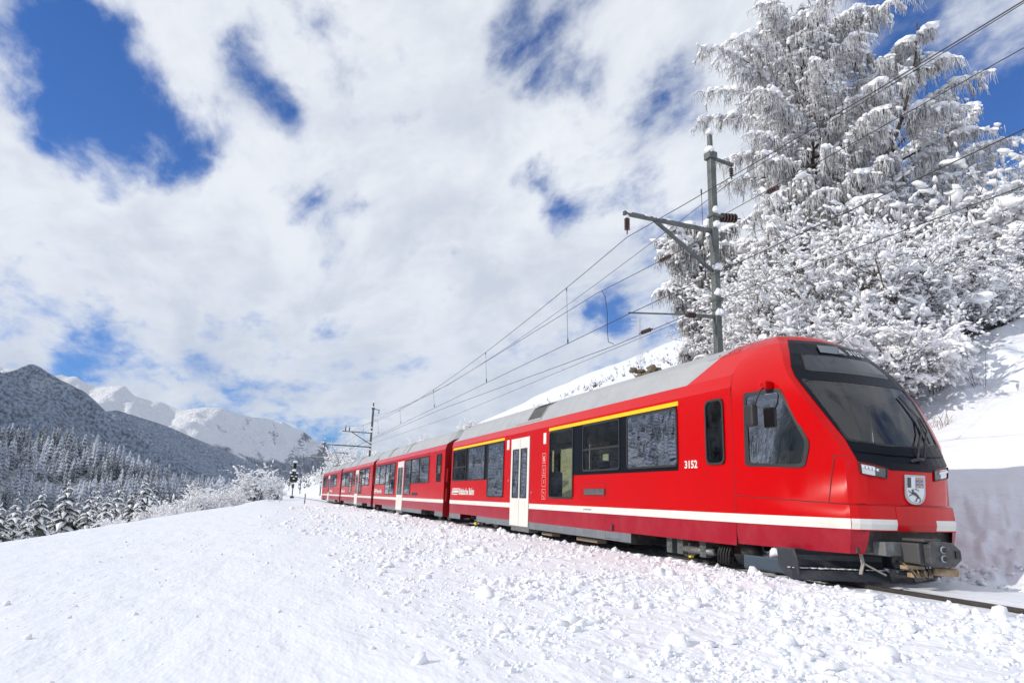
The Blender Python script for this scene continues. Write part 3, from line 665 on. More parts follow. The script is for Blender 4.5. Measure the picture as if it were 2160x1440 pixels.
# raised roof panels with three bolt recesses
for q in range(3):
    rf1 = roof_map(9.4, 27, False, True)
    c = rf1(9.62+q*.28, .62, .004); m = MB(); nn = Vector((-.6, 0, .8)); m.tube([c, Vector(c)+nn*.004], .022, 8); m.build('roof_bolt', seam, nose_o)
sheet('panel_joint', rect(9.5, 10.4, .50, .508), roof_map(9.4, 27, False, True), seam, nose_o, off=.002)
# inside the cab
m = MB(); m.box((XC-1.2, 9.32, .8), (XC+1.2, 9.38, 3.0)); m.build('cab_rear_wall', cabgrey, nose_o)
m = MB(); m.box((XC-1.0, 8.2, .85), (XC+1.0, 9.35, .92)); m.build('cab_floor', under, nose_o)
m = MB(); m.prism([(7.75, .95), (8.45, .95), (8.40, 1.72), (8.15, 1.80), (7.75, 1.82)], XC-.88, XC+.88, 'x'); m.build('driver_desk', rubber, nose_o, bevel=.02)
m = MB(); m.box((XC-.28, 8.95, 1.25), (XC+.22, 9.2, 1.42)); m.box((XC-.26, 9.14, 1.35), (XC+.2, 9.26, 2.35)); m.build('driver_seat', cabgrey, nose_o, bevel=.05)
m = MB(); m.box((XC-1.1, 8.5, 2.96), (XC+1.1, 9.35, 3.0)); m.build('cab_ceiling', inter, nose_o)
# mirror on its bracket
m = MB(); m.box((XC-1.40, 8.47, 2.80), (XC-1.24, 8.62, 2.92)); br = m.build('mirror_bracket', red, nose_o, bevel=.02)
m = MB(); m.tube([(XC-1.38, 8.52, 2.82), (XC-1.46, 8.52, 2.76), (XC-1.50, 8.56, 2.62), (XC-1.50, 8.62, 2.5)], .013, 6); m.build('mirror_arm', rubber, br)
m = MB(); m.box((XC-1.56, 8.60, 2.22), (XC-1.44, 8.82, 2.56)); m.build('side_mirror', rubber, br, bevel=.035)
# wiper: two arms and the blade
def onf(x, z, o): return Vector(nfront(x, z, o))
wp = MB(); wp.tube([onf(-.05, 1.69, .05), onf(.10, 1.72, .09), onf(.22, 1.72, .05)], .022, 6); wpo = wp.build('wiper', rubber, nose_o)
for pp in ([(.07, 1.71), (.30, 1.95), (.56, 2.14), (.74, 2.39)], [(.20, 1.71), (.42, 1.95), (.69, 2.15), (.76, 2.37)]):
    w = MB(); w.tube([onf(x, z, .07 if i < 3 else .05) for i, (x, z) in enumerate(pp)], .013, 6); w.build('wiper_arm', rubber, wpo)
w = MB(); w.tube([onf(.66, 2.74, .03), onf(.72, 2.40, .045), onf(.62, 1.98, .03)], .016, 5); w.build('wiper_blade', rubber, wpo)
# coupler
cp = empty('coupler', (0, 0, 0)); cp.parent = c1; cp.location = (0, 7.0-c1.location.y, .5)
m = MB(); m.prism([(XC-.26, .36), (XC-.20, .31), (XC+.16, .31), (XC+.30, .40), (XC+.30, .52), (XC+.16, .62), (XC-.20, .64), (XC-.26, .58)], 6.84, 7.12, 'y'); hd = m.build('coupler_head', mat('coupler_dark', (.05, .053, .055), .45, var=(12, (.11, .11, .11), .5, .7)), cp, bevel=.02)
m = MB(); m.prism([(XC-.34, .34), (XC-.20, .32), (XC-.20, .62), (XC-.34, .60)], 6.95, 7.30, 'y'); m.box((XC-.30, 6.90, .62), (XC+.02, 7.25, .66)); m.build('coupler_cheek', mat('coupler_grey', (.065, .065, .065), .5), cp, bevel=.015)
for z in (.53, .42):
    m = MB(); m.tube([(XC-.05, 6.845, z), (XC-.05, 6.825, z)], .048, 16); e = m.build('air_port', silver, cp); m = MB(); m.tube([(XC-.05, 6.826, z), (XC-.05, 6.80, z)], .032, 14); m.build('port_seal', rubber, cp)
m = MB(); m.box((XC+.17, 6.825, .42), (XC+.25, 6.84, .52)); m.build('guide_pocket', rubber, cp)
m = MB(); m.box((XC-.62, 7.22, .42), (XC-.32, 7.6, .60)); m.build('electric_box', mat('box_pale_grey', (.26, .28, .27), .5, var=(2.5, (.16, .16, .16), .45, .55)), cp, bevel=.012)
m = MB(); m.tube([(XC-.05, 7.0, .25), (XC+.22, 6.88, .24)], .055, 10); m.build('air_hose', rust, cp)
m = MB(); m.box((XC-.42, 7.08, .26), (XC-.12, 7.2, .31)); m.box((XC-.35, 7.05, .16), (XC-.05, 7.16, .22)); m.build('linkage', rust, cp, bevel=.01)
for k in range(7):
    r_ = random.Random(k); m = MB(); x0 = XC-.42+k*.06
    m.tube([(x0, 7.25, .36), (x0+.02, 7.1, .30-.02*k % 3), (x0+.05+r_.uniform(-.03, .03), 7.02, .13+r_.uniform(0, .05)), (x0+.10, 7.05, .22), (x0+.12, 7.15, .33)], .009, 5); m.build('cable', rust if k % 2 else rubber, cp)
m = MB(); m.box((XC-.9, 7.42, .45), (XC+.9, 8.2, .80)); m.build('recess_box', under, c1)
# brackets
for s in (-1, 1):
    m = MB(); m.bar((XC+s*.78, 7.5, .48), (XC+s*.78, 7.46, .30), .05, .02); m.bar((XC+s*.78, 7.46, .30), (XC+s*.88, 7.42, .17), .04, .02); m.bar((XC+s*.76, 7.46, .30), (XC+s*.5, 7.36, .16), .04, .02); m.build('bracket', mat('bracket_grey', (.30, .28, .25), .6) if s < 0 else MATS['bracket_grey'], c1)
# snow plough: two wings meeting at the centre line
pl = empty('snow_plough', (0, 0, 0)); pl.parent = c1; pl.location = (0, 7.6-c1.location.y, .2)
for s in (-1, 1):
    m = MB(); a, b = Vector((XC+s*1.36, 8.25, 0)), Vector((XC+s*.12, 7.72, 0)); n = 10; V = []; F = []
    out = Vector((s*.45, -.9, 0)).normalized()
    prof = [(.00, .44), (-.05, .36), (-.055, .29), (-.02, .215), (.06, .185), (.16, .16), (.19, .12), (.23, .045)]
    for i in range(n+1):
        p = a.lerp(b, i/n)
        for o, z in prof: V.append(p + out*o + Vector((0, 0, z)))
    k = len(prof)
    for i in range(n):
        for j in range(k-1): F.append((i*k+j, i*k+j+1, (i+1)*k+j+1, (i+1)*k+j))
    m.add(V, F, 0, False)
    o = m.build('plough_wing', plow, pl); sol = o.modifiers.new('thickness', 'SOLIDIFY'); sol.thickness = .02
    m = MB(); m.prism([(8.10, .45), (8.45, .45), (8.42, .18), (8.2, .02), (8.02, .08), (8.04, .3)], XC+s*1.34, XC+s*1.37, 'x'); m.build('wing_end_plate', plow, pl, bevel=.006)
    m = MB(); m.box((XC+s*1.30-.03, 8.2, .08), (XC+s*1.30+.03, 9.25, .28)); m.build('side_beam', mat('beam_blue_grey', (.05, .075, .10), .4) if s < 0 else MATS['beam_blue_grey'], pl, bevel=.02)
    sn = MB()
    for i in range(46):
        q_ = random.Random(i+s); p = a.lerp(b, q_.random()) + out*q_.uniform(.04, .15); sn.lump((p.x, p.y, .19-.10*(p-a.lerp(b, .5)).dot(out)*0), q_.uniform(.01, .08), q_.uniform(.01, .035), .008, 0, i+50, 1)
    tag(sn.build('packed_snow', snow, pl), kind='stuff')
sn = MB()
for i in range(9): sn.lump((XC-1.2+.05*(i % 3), 8.35+i*.055, .30+.05*math.sin(i*.4)), .09, .08, .085, 0, i, 2)
tag(sn.build('snow_on_beam', snow, pl), kind='stuff')
# hoses and gear hanging at the front bogie
for k in range(5):
    y_ = 9.75+k*.07; m = MB(); m.tube([(XC-1.12, y_, .45), (XC-1.2, y_+.02, .25), (XC-1.18, y_+.06, .08), (XC-1.05, y_+.12, .06), (XC-1.0, y_+.16, .4)], .016, 5); m.build('brake_hose', rubber, c1)
m = MB(); m.tube([(XC-1.1, 10.3, .22), (XC-1.1, 11.2, .22)], .06, 10); m.build('damper', steel, c1)
m = MB(); m.tube([(XC-1.12, 9.45, .33), (XC-.9, 9.45, .33)], .13, 14); m.tube([(XC-1.13, 9.45, .33), (XC-1.12, 9.45, .33)], .09, 14); m.build('air_reservoir', under, c1)
for y_ in (10.55, 11.25, 11.6):
    m = MB(); m.box((XC-1.16, y_-.09, .12), (XC-1.04, y_+.09, .45)); m.tube([(XC-1.17, y_, .26), (XC-1.16, y_, .26)], .05, 10); m.build('caliper_housing', galv, c1, bevel=.02)
m = MB(); m.box((XC-1.2, 10.85, .09), (XC-1.14, 10.92, .12)); m.build('yellow_cap', mat('signal_yellow', (.85, .65, .02), .5), c1)
m = MB(); m.box((XC-1.25, 23.65, .08), (XC-1.17, 23.82, .17)); m.build('yellow_cap', MATS['signal_yellow'], c1, bevel=.01)
m = MB(); m.box((XC-1.22, 23.62, .2), (XC-1.16, 23.68, .38)); m.build('orange_cable_post', mat('orange_plastic', (.7, .18, .02), .5), c1)
for a, b in ((14.6, 15.7), (17.2, 17.9)):
    m = MB(); m.box((XC-1.15, a, .08), (XC-.9, b, .17)); m.build('tan_tank', mat('tan_tank_paint', (.30, .22, .15), .6) if a < 15 else MATS['tan_tank_paint'], c1, bevel=.015)
# ------------------------------------------------------------------ ground
def _h(ix, iy, seed):
    n = (ix.astype(np.int64)*374761393 + iy.astype(np.int64)*668265263 + seed*1442695041) & 0xffffffff
    n = ((n ^ (n >> 13))*1274126177) & 0xffffffff
    return ((n ^ (n >> 16)) & 0xffffff)/float(0xffffff)
def vnoise(x, y, seed=0):
    ix, iy = np.floor(x), np.floor(y); fx, fy = x-ix, y-iy; fx = fx*fx*(3-2*fx); fy = fy*fy*(3-2*fy)
    a, b, c, d = _h(ix, iy, seed), _h(ix+1, iy, seed), _h(ix, iy+1, seed), _h(ix+1, iy+1, seed)
    return (a*(1-fx)+b*fx)*(1-fy) + (c*(1-fx)+d*fx)*fy
def fbm(x, y, oct=5, seed=0, gain=.5, ridged=False):
    s = 0; a = 1; t = 0
    for o in range(oct):
        n = vnoise(x*2**o+o*17.3, y*2**o-o*9.1, seed+o)
        if ridged: n = 1-np.abs(2*n-1)
        s = s+a*n; t += a; a *= gain
    return s/t - (.5 if not ridged else 0)
def sstep(a, b, x): t = np.clip((x-a)/(b-a), 0, 1); return t*t*(3-2*t)
CR_Y = [-100, 0, 27, 49, 64, 85, 110, 140, 200, 300, 500]
CR_X = [-30, -15, -7.9, -4.0, -.6, 1.2, 3.2, 4.6, 5.5, 2.0, -30]
def base_h(X, Y):
    """height of the lying snow, metres above the rails"""
    field = -.33 + .085*(X-1) + .0045*np.clip(Y, -20, 70) + .05*fbm(X*.25, Y*.25, 3, 5)*sstep(3, 12, np.hypot(X, Y)+2)
    berm = np.interp(X, [-50, 1.2, 4.0, 6.4, 7.0, 7.35, 7.9, 8.25, 8.55, 9.0, 9.4, 9.9, 10.6, 11.2, 13.2, 17, 20, 30, 400], [0, -.31, -.12, .035, 0.05, .0, -.06, -.05, -.01, .012, .005, .01, .30, .66, 1.95, 4.7, 6.1, 9.8, 157])
    w = sstep(.2, 4.2, X - .3*np.sin(Y*.35)); z = field*(1-w) + berm*w
    # farther along the line the hillside swings towards the track
    toe = np.interp(Y, [0, 150, 200, 300, 900], [10, 10, 9, 2, -6]); far = np.where(X > toe, (X-toe)*np.interp(Y, [130, 230], [.42, .345]) + .14*np.maximum(X-150, 0), 0)
    far = far*(1-.0*X); wf = sstep(130, 190, Y); z = np.where(X > toe, z*(1-wf)+np.maximum(far, 0)*wf + 0, z)
    # the field breaks off into the valley on the left
    xc = np.interp(Y, CR_Y, CR_X); d = np.maximum(xc-X, 0); z = z - .50*d*d/(d+4)
    z = np.maximum(z, -170 + 6*fbm(X*.01, Y*.01, 3, 11))
    # hill on the right: rounded, broken surface
    hr = sstep(13, 30, X); z = z + hr*(1.6*fbm(X*.12, Y*.12, 4, 21) + 14*fbm(X*.012, Y*.012, 4, 22)*sstep(40, 160, X))
    hr2 = sstep(11.5, 13.5, X)*(1-sstep(60, 120, X)); z = z + hr2*.45*fbm(X*.5, Y*.5, 4, 23)
    bil = np.abs(2*vnoise(X*.75+3, Y*.75, 61)-1)+.5*np.abs(2*vnoise(X*1.7, Y*1.7, 62)-1); hb = sstep(14.0, 16, X)*(1-sstep(40, 60, X)); z = z + hb*.55*(bil-.5)
    cap = np.interp(np.hypot(X, Y), [0, 550, 900, 1500], [0, 0, 12, 60]); z = z - np.where(X > 10, cap, 0)
    return z
def chunk_zone(X, Y):
    edge = np.interp(Y, [0, 4.3, 7.1, 8.5, 12, 20, 32, 60, 120], [2.9, 2.0, 1.5, 1.0, 1.6, 1.3, .3, 3.5, 6])
    return sstep(-.5, .8, X-edge+1.6*fbm(X*.6, Y*.35, 3, 31))*(1-sstep(7.3, 7.8, X))
def patchy(X, Y): return .25 + .75*sstep(-.10, .16, fbm(X*.55, Y*.45, 3, 33)+.045*(X-3.4))
def ground_h(X, Y):
    z = base_h(X, Y); R = np.hypot(X, Y); cz = chunk_zone(X, Y)*patchy(X, Y)
    r = fbm(X*4.2, Y*4.2, 4, 41, .6); rr = fbm(X*13, Y*13, 3, 42, .6)
    z = z + cz*(.12*r + .05*rr + .03*np.abs(fbm(X*24, Y*24, 2, 48)) - .02)
    # churned snow at the foot of the bank, drifts and soft hollows on the field
    fb = sstep(9.7, 10.1, X)*(1-sstep(11.6, 12.8, X)); z = z + fb*(.30*fbm(X*2.2, Y*2.2, 4, 43, .62)+.17*fbm(X*7, Y*7, 3, 44, .65))
    z = z + (1-sstep(1, 4, X))*(.05*fbm(X*.55, Y*.4, 3, 45)*2.2 + .004*fbm(X*6, Y*3, 3, 46)) 
    z = z - .16*np.exp(-(((X-.1)/.55)**2+((Y-4.6)/.5)**2)) - .06*np.exp(-(((X-1.0)/.4)**2+((Y-4.3)/.3)**2))
    tb = sstep(7.7, 8.0, X)*(1-sstep(9.5, 9.8, X)); z = z + tb*.012*fbm(X*8, Y*5, 3, 47)
    return z
az = np.concatenate([np.linspace(-180, -24, 60), np.linspace(-20, -17, 12), np.linspace(-16.8, 57.5, 580), np.linspace(58.5, 64, 12), np.linspace(68, 180, 45)[:-1]])
az = np.radians(az); NA = len(az)
rr_ = np.concatenate([np.geomspace(.4, 3.2, 24)[:-1], np.geomspace(3.2, 14, 250)[:-1], np.geomspace(14, 60, 90)[:-1], np.geomspace(60, 1500, 80)])
NRr = len(rr_); A, Rg = np.meshgrid(az, rr_)
GX, GY = np.sin(A)*Rg, np.cos(A)*Rg; GZ = ground_h(GX, GY)
V = np.stack([GX.ravel(), GY.ravel(), GZ.ravel()], 1); V = np.vstack([V, [[0, 0, float(ground_h(np.array([0.]), np.array([0.]))[0])]]])
i, j = np.meshgrid(np.arange(NRr-1), np.arange(NA), indexing='ij'); j2 = (j+1) % NA
Q = np.stack([i*NA+j, i*NA+j2, (i+1)*NA+j2, (i+1)*NA+j], -1).reshape(-1, 4)[:, ::-1]
jj = np.arange(NA); T = np.stack([np.full(NA, len(V)-1), (jj+1) % NA, jj], 1)
g = np_mesh('snow_ground', V, [Q.astype(np.int64), T.astype(np.int64)], [snowfine], smooth=True); tag(g, kind='structure')

def lumps_mesh(P, S, seed, sub=1, flat=.75):
    """many irregular clods, P (n,3) centres, S (n,) radii"""
    bm = bmesh.new(); bmesh.ops.create_icosphere(bm, subdivisions=sub, radius=1.0); bm.verts.ensure_lookup_table()
    tv = np.array([v.co[:] for v in bm.verts]); tf = np.array([[v.index for v in f.verts] for f in bm.faces]); bm.free()
    r = np.random.default_rng(seed); n = len(P)
    k = 1 + r.uniform(-.42, .38, (n, len(tv), 1)); sc = np.stack([r.uniform(.7, 1.35, n), r.uniform(.7, 1.35, n), r.uniform(.5, .95, n)*flat/.75], 1)[:, None, :]
    a = r.uniform(0, 6.28, n); ca, sa = np.cos(a)[:, None], np.sin(a)[:, None]
    q = tv[None]*k*sc*S[:, None, None]; x = q[..., 0]*ca - q[..., 1]*sa; y = q[..., 0]*sa + q[..., 1]*ca
    V = np.stack([x, y, q[..., 2]], -1) + P[:, None, :]
    return V.reshape(-1, 3), (tf[None] + (np.arange(n)*len(tv))[:, None, None]).reshape(-1, 3)
def clods():
    r = np.random.default_rng(5); out = []
    def samp(n, x0, x1, rmin, rmax):
        R = np.exp(r.uniform(np.log(rmin), np.log(rmax), n)); a = np.radians(r.uniform(-18, 60, n)); return np.sin(a)*R, np.cos(a)*R, R
    X, Y, R = samp(90000, 0, 0, 3.2, 60)
    keep = (r.uniform(0, 1, len(X)) < chunk_zone(X, Y)*patchy(X, Y)*(.4+.6*(vnoise(X*1.3, Y*1.3, 9) > .38))) & (X < 7.45)
    X, Y, R = X[keep], Y[keep], R[keep]
    S = np.exp(r.normal(np.log(.0115), .70, len(X))); S = np.clip(S, .006, .085)*np.interp(R, [3, 12, 60], [.9, 1.5, 3.2])
    S *= np.interp(X, [1, 3, 7.4], [.75, 1.1, 1.0])
    Z = ground_h(X, Y); P = np.stack([X, Y, Z+S*.05], 1)
    big = (S > .034) & (R < 12)
    return P, S, big
P, S, big = clods()
v, f = lumps_mesh(P[big][:480], S[big][:480], 3, 2); tag(np_mesh('snow_clods_large', v, f.astype(np.int64), [snow], smooth=True), kind='stuff')
sm = ~big; sel = np.flatnonzero(sm)[:17500]
v, f = lumps_mesh(P[sel], S[sel], 4, 1); tag(np_mesh('snow_clods', v, f.astype(np.int64), [snow]), kind='stuff')
# stray clods on the smooth field
r_ = np.random.default_rng(12); n = 420; X = r_.uniform(-3.5, 4, n); Y = r_.uniform(3.5, 26, n); S = np.exp(r_.normal(np.log(.014), .45, n))
X[:7] = [1.35, 1.62, .95, 1.9, 1.2, .4, 2.3]; Y[:7] = [5.6, 5.55, 5.0, 5.05, 7.2, 8.6, 5.4]; S[:7] = [.075, .045, .03, .04, .03, .035, .035]
P = np.stack([X, Y, ground_h(X, Y)+S*.3], 1); v, f = lumps_mesh(P, S, 8, 2); tag(np_mesh('scattered_snow_lumps', v, f.astype(np.int64), [snow], smooth=True), kind='stuff')
# clods and churned snow on the bank foot
n = 2600; X = r_.uniform(9.75, 12.4, n); Y = r_.uniform(4.0, 24, n); S = np.exp(r_.normal(np.log(.035), .5, n)); k = r_.uniform(0, 1, n) < (1-sstep(10.1, 11.3, X)); X, Y, S = X[k], Y[k], S[k]
P = np.stack([X, Y, ground_h(X, Y)+S*.2], 1); v, f = lumps_mesh(P, S, 18, 1); tag(np_mesh('churned_bank_snow', v, f.astype(np.int64), [snow], smooth=True), kind='stuff')

# ------------------------------------------------------------------ track
tr = tag(empty('railway_track', (XC, 40, 0)), kind='structure')
for s in (-1, 1):
    m = MB(); x = XC+s*.5
    prof = [(x-.035, 0), (x+.035, 0), (x+.035, -.035), (x+.010, -.05), (x+.010, -.12), (x+.06, -.14), (x-.06, -.14), (x-.010, -.12), (x-.010, -.05), (x-.035, -.035)]
    m.prism(prof, -40, 320, 'y', 0); m.build('rail', railtop, tr)
m = MB()
slp = MATS['underframe_dark']
for k in range(40):
    q = MB(); y = 1.0+k*.66; q.box((XC-.95, y-.12, -.22), (XC+.95, y+.12, -.075)); q.build('sleeper', slp, tr, bevel=.01)

# ------------------------------------------------------------------ overhead line masts
def cap(mb, c, s, seed=0, h=.5):
    """a cap of snow: several fused lumps"""
    r = random.Random(seed)
    for k in range(4): mb.lump((c[0]+r.uniform(-.35, .35)*s, c[1]+r.uniform(-.35, .35)*s, c[2]+r.uniform(0, .2)*s), s*r.uniform(.6, .85), s*r.uniform(.6, .85), s*h*r.uniform(.9, 1.4), 0, seed*7+k, 2, .1)
def insulator(parent, a, b, r=.075, n=5, name='insulator'):
    a, b = Vector(a), Vector(b); m = MB(); pts = []; rad = []
    for k in range(n):
        for t, q in ((.0, .45), (.25, 1.), (.55, 1.), (.8, .45)): pts.append(a.lerp(b, (k+t)/n)); rad.append(r*q)
    m.tube([a.lerp(b, -.25), *pts[:1]], .018, 6); m.tube(pts, rad, 12, smooth=False); m.tube([pts[-1], a.lerp(b, 1.3)], .018, 6)
    return m.build(name, ceram, parent)
def mast(x, y, zb, zt, label, near=False, arm_z=8.15, low_z=5.77, left=8.08, lean=0., second=None, up_ins=False):
    root = empty('catenary_mast', (x, y, zb)); tag(root, label, 'mast', 'masts of the overhead line')
    w = .088 if near else .10
    m = MB(); m.bar((x, y, zb), (x+lean, y, zt-.62), w*2, w*2, up=(0, 1, 0)); 
    m.build('post', galv, root, bevel=.012)
    m = MB(); m.bar((x+lean-.02, y, zt-.62), (x+lean-.02, y, zt-.05), w*1.25, w*1.25, up=(0, 1, 0)); m.box((x+lean-w-.06, y-w-.04, zt-.78), (x+lean+w+.03, y+w+.04, zt-.58)); m.build('post_head', galv, root, bevel=.01)
    m = MB(); m.bar((x+lean+w*.8, y, zt-.72), (x+.72, y, zt-.80), .08, .07); m.build('earth_arm', galv, root)
    insulator(root, (x+.66, y, zt-.90), (x+.66, y, zt-1.16), .06, 4)
    m = MB(); m.bar((x-.1, y, arm_z), (left, y, arm_z+.04), .09, .10); m.build('upper_arm', galv, root)
    m = MB(); m.bar((left+(x-left)*.33, y, arm_z), (x-.1, y, arm_z-1.12), .07, .08); m.build('strut', galv, root)
    if up_ins:
        insulator(root, (left+.35, y, arm_z+.10), (left+.35, y, arm_z+.55), .075, 5); insulator(root, (left+.75, y, arm_z+.10), (left+.75, y, arm_z+.5), .075, 5)
    else: insulator(root, (left+.10, y, arm_z-.10), (left+.10, y, arm_z-.42), .075, 6)
    m = MB()
    if near:
        m.bar((x-.1, y, low_z), (10.12, y, low_z-.03), .07, .08); m.bar((9.88, y, low_z-.04), (8.2, y, low_z-.20), .035, .035); m.build('registration_arm', galv, root)
        insulator(root, (10.14, y, low_z-.03), (9.86, y, low_z-.04), .075, 6)
    elif second:
        m.bar((x-.1, y, low_z), (second, y, low_z+.05), .10, .12); m.build('lower_arm', galv, root)
    m = MB(); sd = int(abs(y))
    cap(m, (x+lean, y, zt+.02), .11, sd, .9); cap(m, (x+lean-.1, y, zt-.55), .16, sd+1, .7)
    for z in (arm_z+.12, arm_z+.55, arm_z-1.05, arm_z-1.75, low_z+.08): cap(m, (x+.02, y-.08, z), .12 if near else .12, sd+int(z*9), .9)
    L = left if not second else min(left, second); n = 26
    for k in range(n):
        t = (k+.5)/n
        if near and random.Random(k+sd).random() < .72: continue
        q = L+(x-L)*t; zz = (arm_z+.07 if not second or k % 2 else low_z+.10); m.lump((max(q, left), y, zz), .13, .07, .05, 0, k+sd, 1)
    if second:
        for k in range(9): m.lump((second+(x-second)*(k+.5)/9*(.4), y, low_z+.12), .2, .09, .07, 0, k+sd, 1)
    m.lump((left+.10, y, arm_z-.05), .06, .06, .09, 0, 3, 2); 
    tag(m.build('snow_cap', snow, root), kind='stuff')
    return root
m1 = mast(10.82, 14.32, -.2, 11.03, 'nearest overhead line mast, rising behind the front car beside the big larch', near=True, left=8.08)
insulator(m1, (11.05, 14.3, 8.58), (11.55, 14.3, 8.64), .13, 5, 'large_insulator')
mm = MB(); mm.box((10.70, 14.2, 8.55), (11.06, 14.44, 8.62)); mm.box((10.71, 14.21, 6.2), (10.94, 14.43, 6.3)); mm.box((10.71, 14.21, 5.95), (10.94, 14.43, 6.02)); mm.build('clamp_band', galv, m1)
mast(10.95, 73.5, .3, 10.61, 'overhead line mast with two long cross arms above the last cars of the train', arm_z=7.32, low_z=5.85, left=7.93, lean=.05, second=6.54, up_ins=True)
mast(10.85, 127, .3, 10.3, 'overhead line mast standing just left of the tail of the train', arm_z=7.1, low_z=5.8, left=7.5)
mast(10.65, 182, .3, 10.6, 'snowy mast between the signal and the tail of the train, with a short cross arm', arm_z=7.4, low_z=5.8, left=8.0)
mast(10.5, 240, .3, 10.6, 'farthest visible mast of the line, thin behind the railway signal', arm_z=7.4, low_z=5.8, left=8.0)

# ------------------------------------------------------------------ wires
def wire(name, label, stations, r=.009, sag=.0, parent=None, m=None):
    pts = []
    for a, b in zip(stations[:-1], stations[1:]):
        a, b = Vector(a), Vector(b); L = (b-a).length; n = max(2, min(26, int(L/2.5)))
        for k in range(n): t = k/n; p = a.lerp(b, t); p.z -= sag*4*t*(1-t)*min(1, (L/55)**2); pts.append(p)
    pts.append(Vector(stations[-1])); mb = MB(); mb.tube(pts, r, 5, 0, False)
    o = mb.build(name, m or wirem, parent)
    if parent is None: tag(o, label, 'wire', 'wires of the overhead line')
    return o
ZC = 5.52
contact = wire('contact_wire', 'contact wire running low and level above the train roofs', [(8.25, -6, ZC), (8.23, 14.32, ZC+.03), (8.5, 44, ZC), (8.9, 73.5, ZC), (8.4, 127, ZC), (8.7, 182, ZC), (8.4, 240, ZC)], .009)
MSG = [(8.2, -6, 7.05), (8.18, 14.32, 7.55), (8.4, 73.5, 7.9), (8.2, 127, 7.5), (8.3, 182, 7.6)]
ms = wire('messenger_wire', 'upper carrying wire hung from the left end of the cross arms', MSG, .009, 1.35)
def msg_z(y):
    a, b = ((8.18, 14.32, 7.55), (8.4, 73.5, 7.9)) if y > 14.32 else ((8.2, -42, 7.55), (8.18, 14.32, 7.55)); t = (y-a[1])/(b[1]-a[1]); return a[0]+(b[0]-a[0])*t, a[2]+(b[2]-a[2])*t - 1.35*4*t*(1-t)
for k, y in enumerate((11.2, 18.0, 25.9, 34.8, 44, 53, 61)):
    x, z = msg_z(y); d = MB(); d.tube([(x, y, z if y > 14.3 else 7.5), (8.23+(y-14)*.006, y, ZC+.02)], .006, 5); d.tube([(8.23+(y-14)*.006, y, ZC+.02), (8.23+(y-14)*.006, y, ZC+.16)], .02, 5); d.tube([(x, y, (z if y > 14.3 else 7.5)-.1), (x, y, (z if y > 14.3 else 7.5))], .016, 5); d.build('dropper', wirem, ms)
wire('feeder_wire', 'feeder wire carried on the short arms at the mast tops', [(11.4, -8, 9.6), (11.46, 14.32, 9.72), (11.62, 73.5, 9.3), (11.5, 127, 9.1), (11.4, 182, 9.3), (11.3, 240, 9.4)], .009, 1.1)
w2 = wire('anchor_wire', 'wire tied off at the nearest mast with two dark insulators, upper pair', [(11.0, -8, 8.2), (10.95, 14.25, 8.55)], .009, .2)
insulator(w2, (10.95, 12.0, 8.44), (10.95, 12.35, 8.46), .07, 5)
w3 = wire('anchored_messenger', 'slanting wire between the two nearest masts with a brown insulator at its top', [(10.75, 14.32, 8.05), (10.0, 19.6, 7.75), (9.3, 36, 6.95), (8.9, 73.5, 7.35)], .010, .0)
insulator(w3, (10.52, 15.95, 7.96), (10.46, 16.4, 7.94), .065, 5)
w4 = wire('anchored_contact_wire', 'lowest wire tied off at the nearest mast with a brown insulator', [(10.8, 14.32, 6.15), (10.1, 18.6, 5.78), (9.0, 36, 5.60), (8.9, 73.5, 5.55)], .010, .0)
insulator(w4, (10.40, 16.9, 5.97), (10.34, 17.3, 5.95), .065, 5)
wire('lower_parallel_wire', 'thin wire close beneath the lowest anchored wire', [(10.8, 14.32, 6.05), (10.0, 20, 5.62), (9.6, 36, 5.25), (10.6, 73.5, 6.0)], .007, .0)
wire('near_low_wire', 'lowest wire crossing the big trees at the right', [(10.85, 14.3, 6.25), (10.9, -8, 5.75)], .009, .15)
j = MB(); j.tube([(10.0, 19.2, 7.76), (10.02, 19.0, 7.5), (10.05, 18.9, 6.9), (10.05, 18.9, 6.3), (10.03, 18.8, 5.95), (10.0, 18.4, 5.80)], .012, 6); j.build('jumper_loop', wirem, w3)

# ------------------------------------------------------------------ signal, marker posts, small boxes
sx, sy = 5.75, 118.; sb = float(base_h(np.array([sx]), np.array([sy]))[0])
sg = tag(empty('railway_signal', (sx, sy, sb)), 'snow capped railway signal on a post left of the track', 'signal')
m = MB(); m.tube([(sx, sy, sb-.3), (sx, sy, sb+4.8)], .09, 10); m.build('post', galv, sg)
m = MB(); m.box((sx-.22, sy-.06, sb+4.6), (sx+.22, sy+.12, sb+5.6)); m.build('upper_signal_head', rubber, sg, bevel=.05)
m = MB(); m.prism([(sx-.50, sb+2.5), (sx+.50, sb+2.5), (sx+.62, sb+3.0), (sx+.55, sb+3.9), (sx+.2, sb+4.3), (sx-.2, sb+4.3), (sx-.55, sb+3.9), (sx-.62, sb+3.0)], sy-.05, sy+.1, 'y'); m.build('signal_board', rubber, sg, bevel=.02)
for (dx, z) in ((0, 5.35), (0, 4.95), (-.28, 3.7), (.28, 3.7), (-.28, 3.2), (.28, 3.2), (0, 2.85)):
    m = MB(); m.tube([(sx+dx, sy-.30, sb+z+.02), (sx+dx, sy-.06, sb+z)], .14, 10, cap=False); m.build('lamp_hood', rubber, sg)
m = MB(); m.box((sx-.3, sy-.3, sb-.1), (sx+.3, sy+.3, sb+.35)); m.box((sx-.2, sy-.2, sb+1.6), (sx+.15, sy+.1, sb+2.2)); m.build('base_box', under, sg)
m = MB()
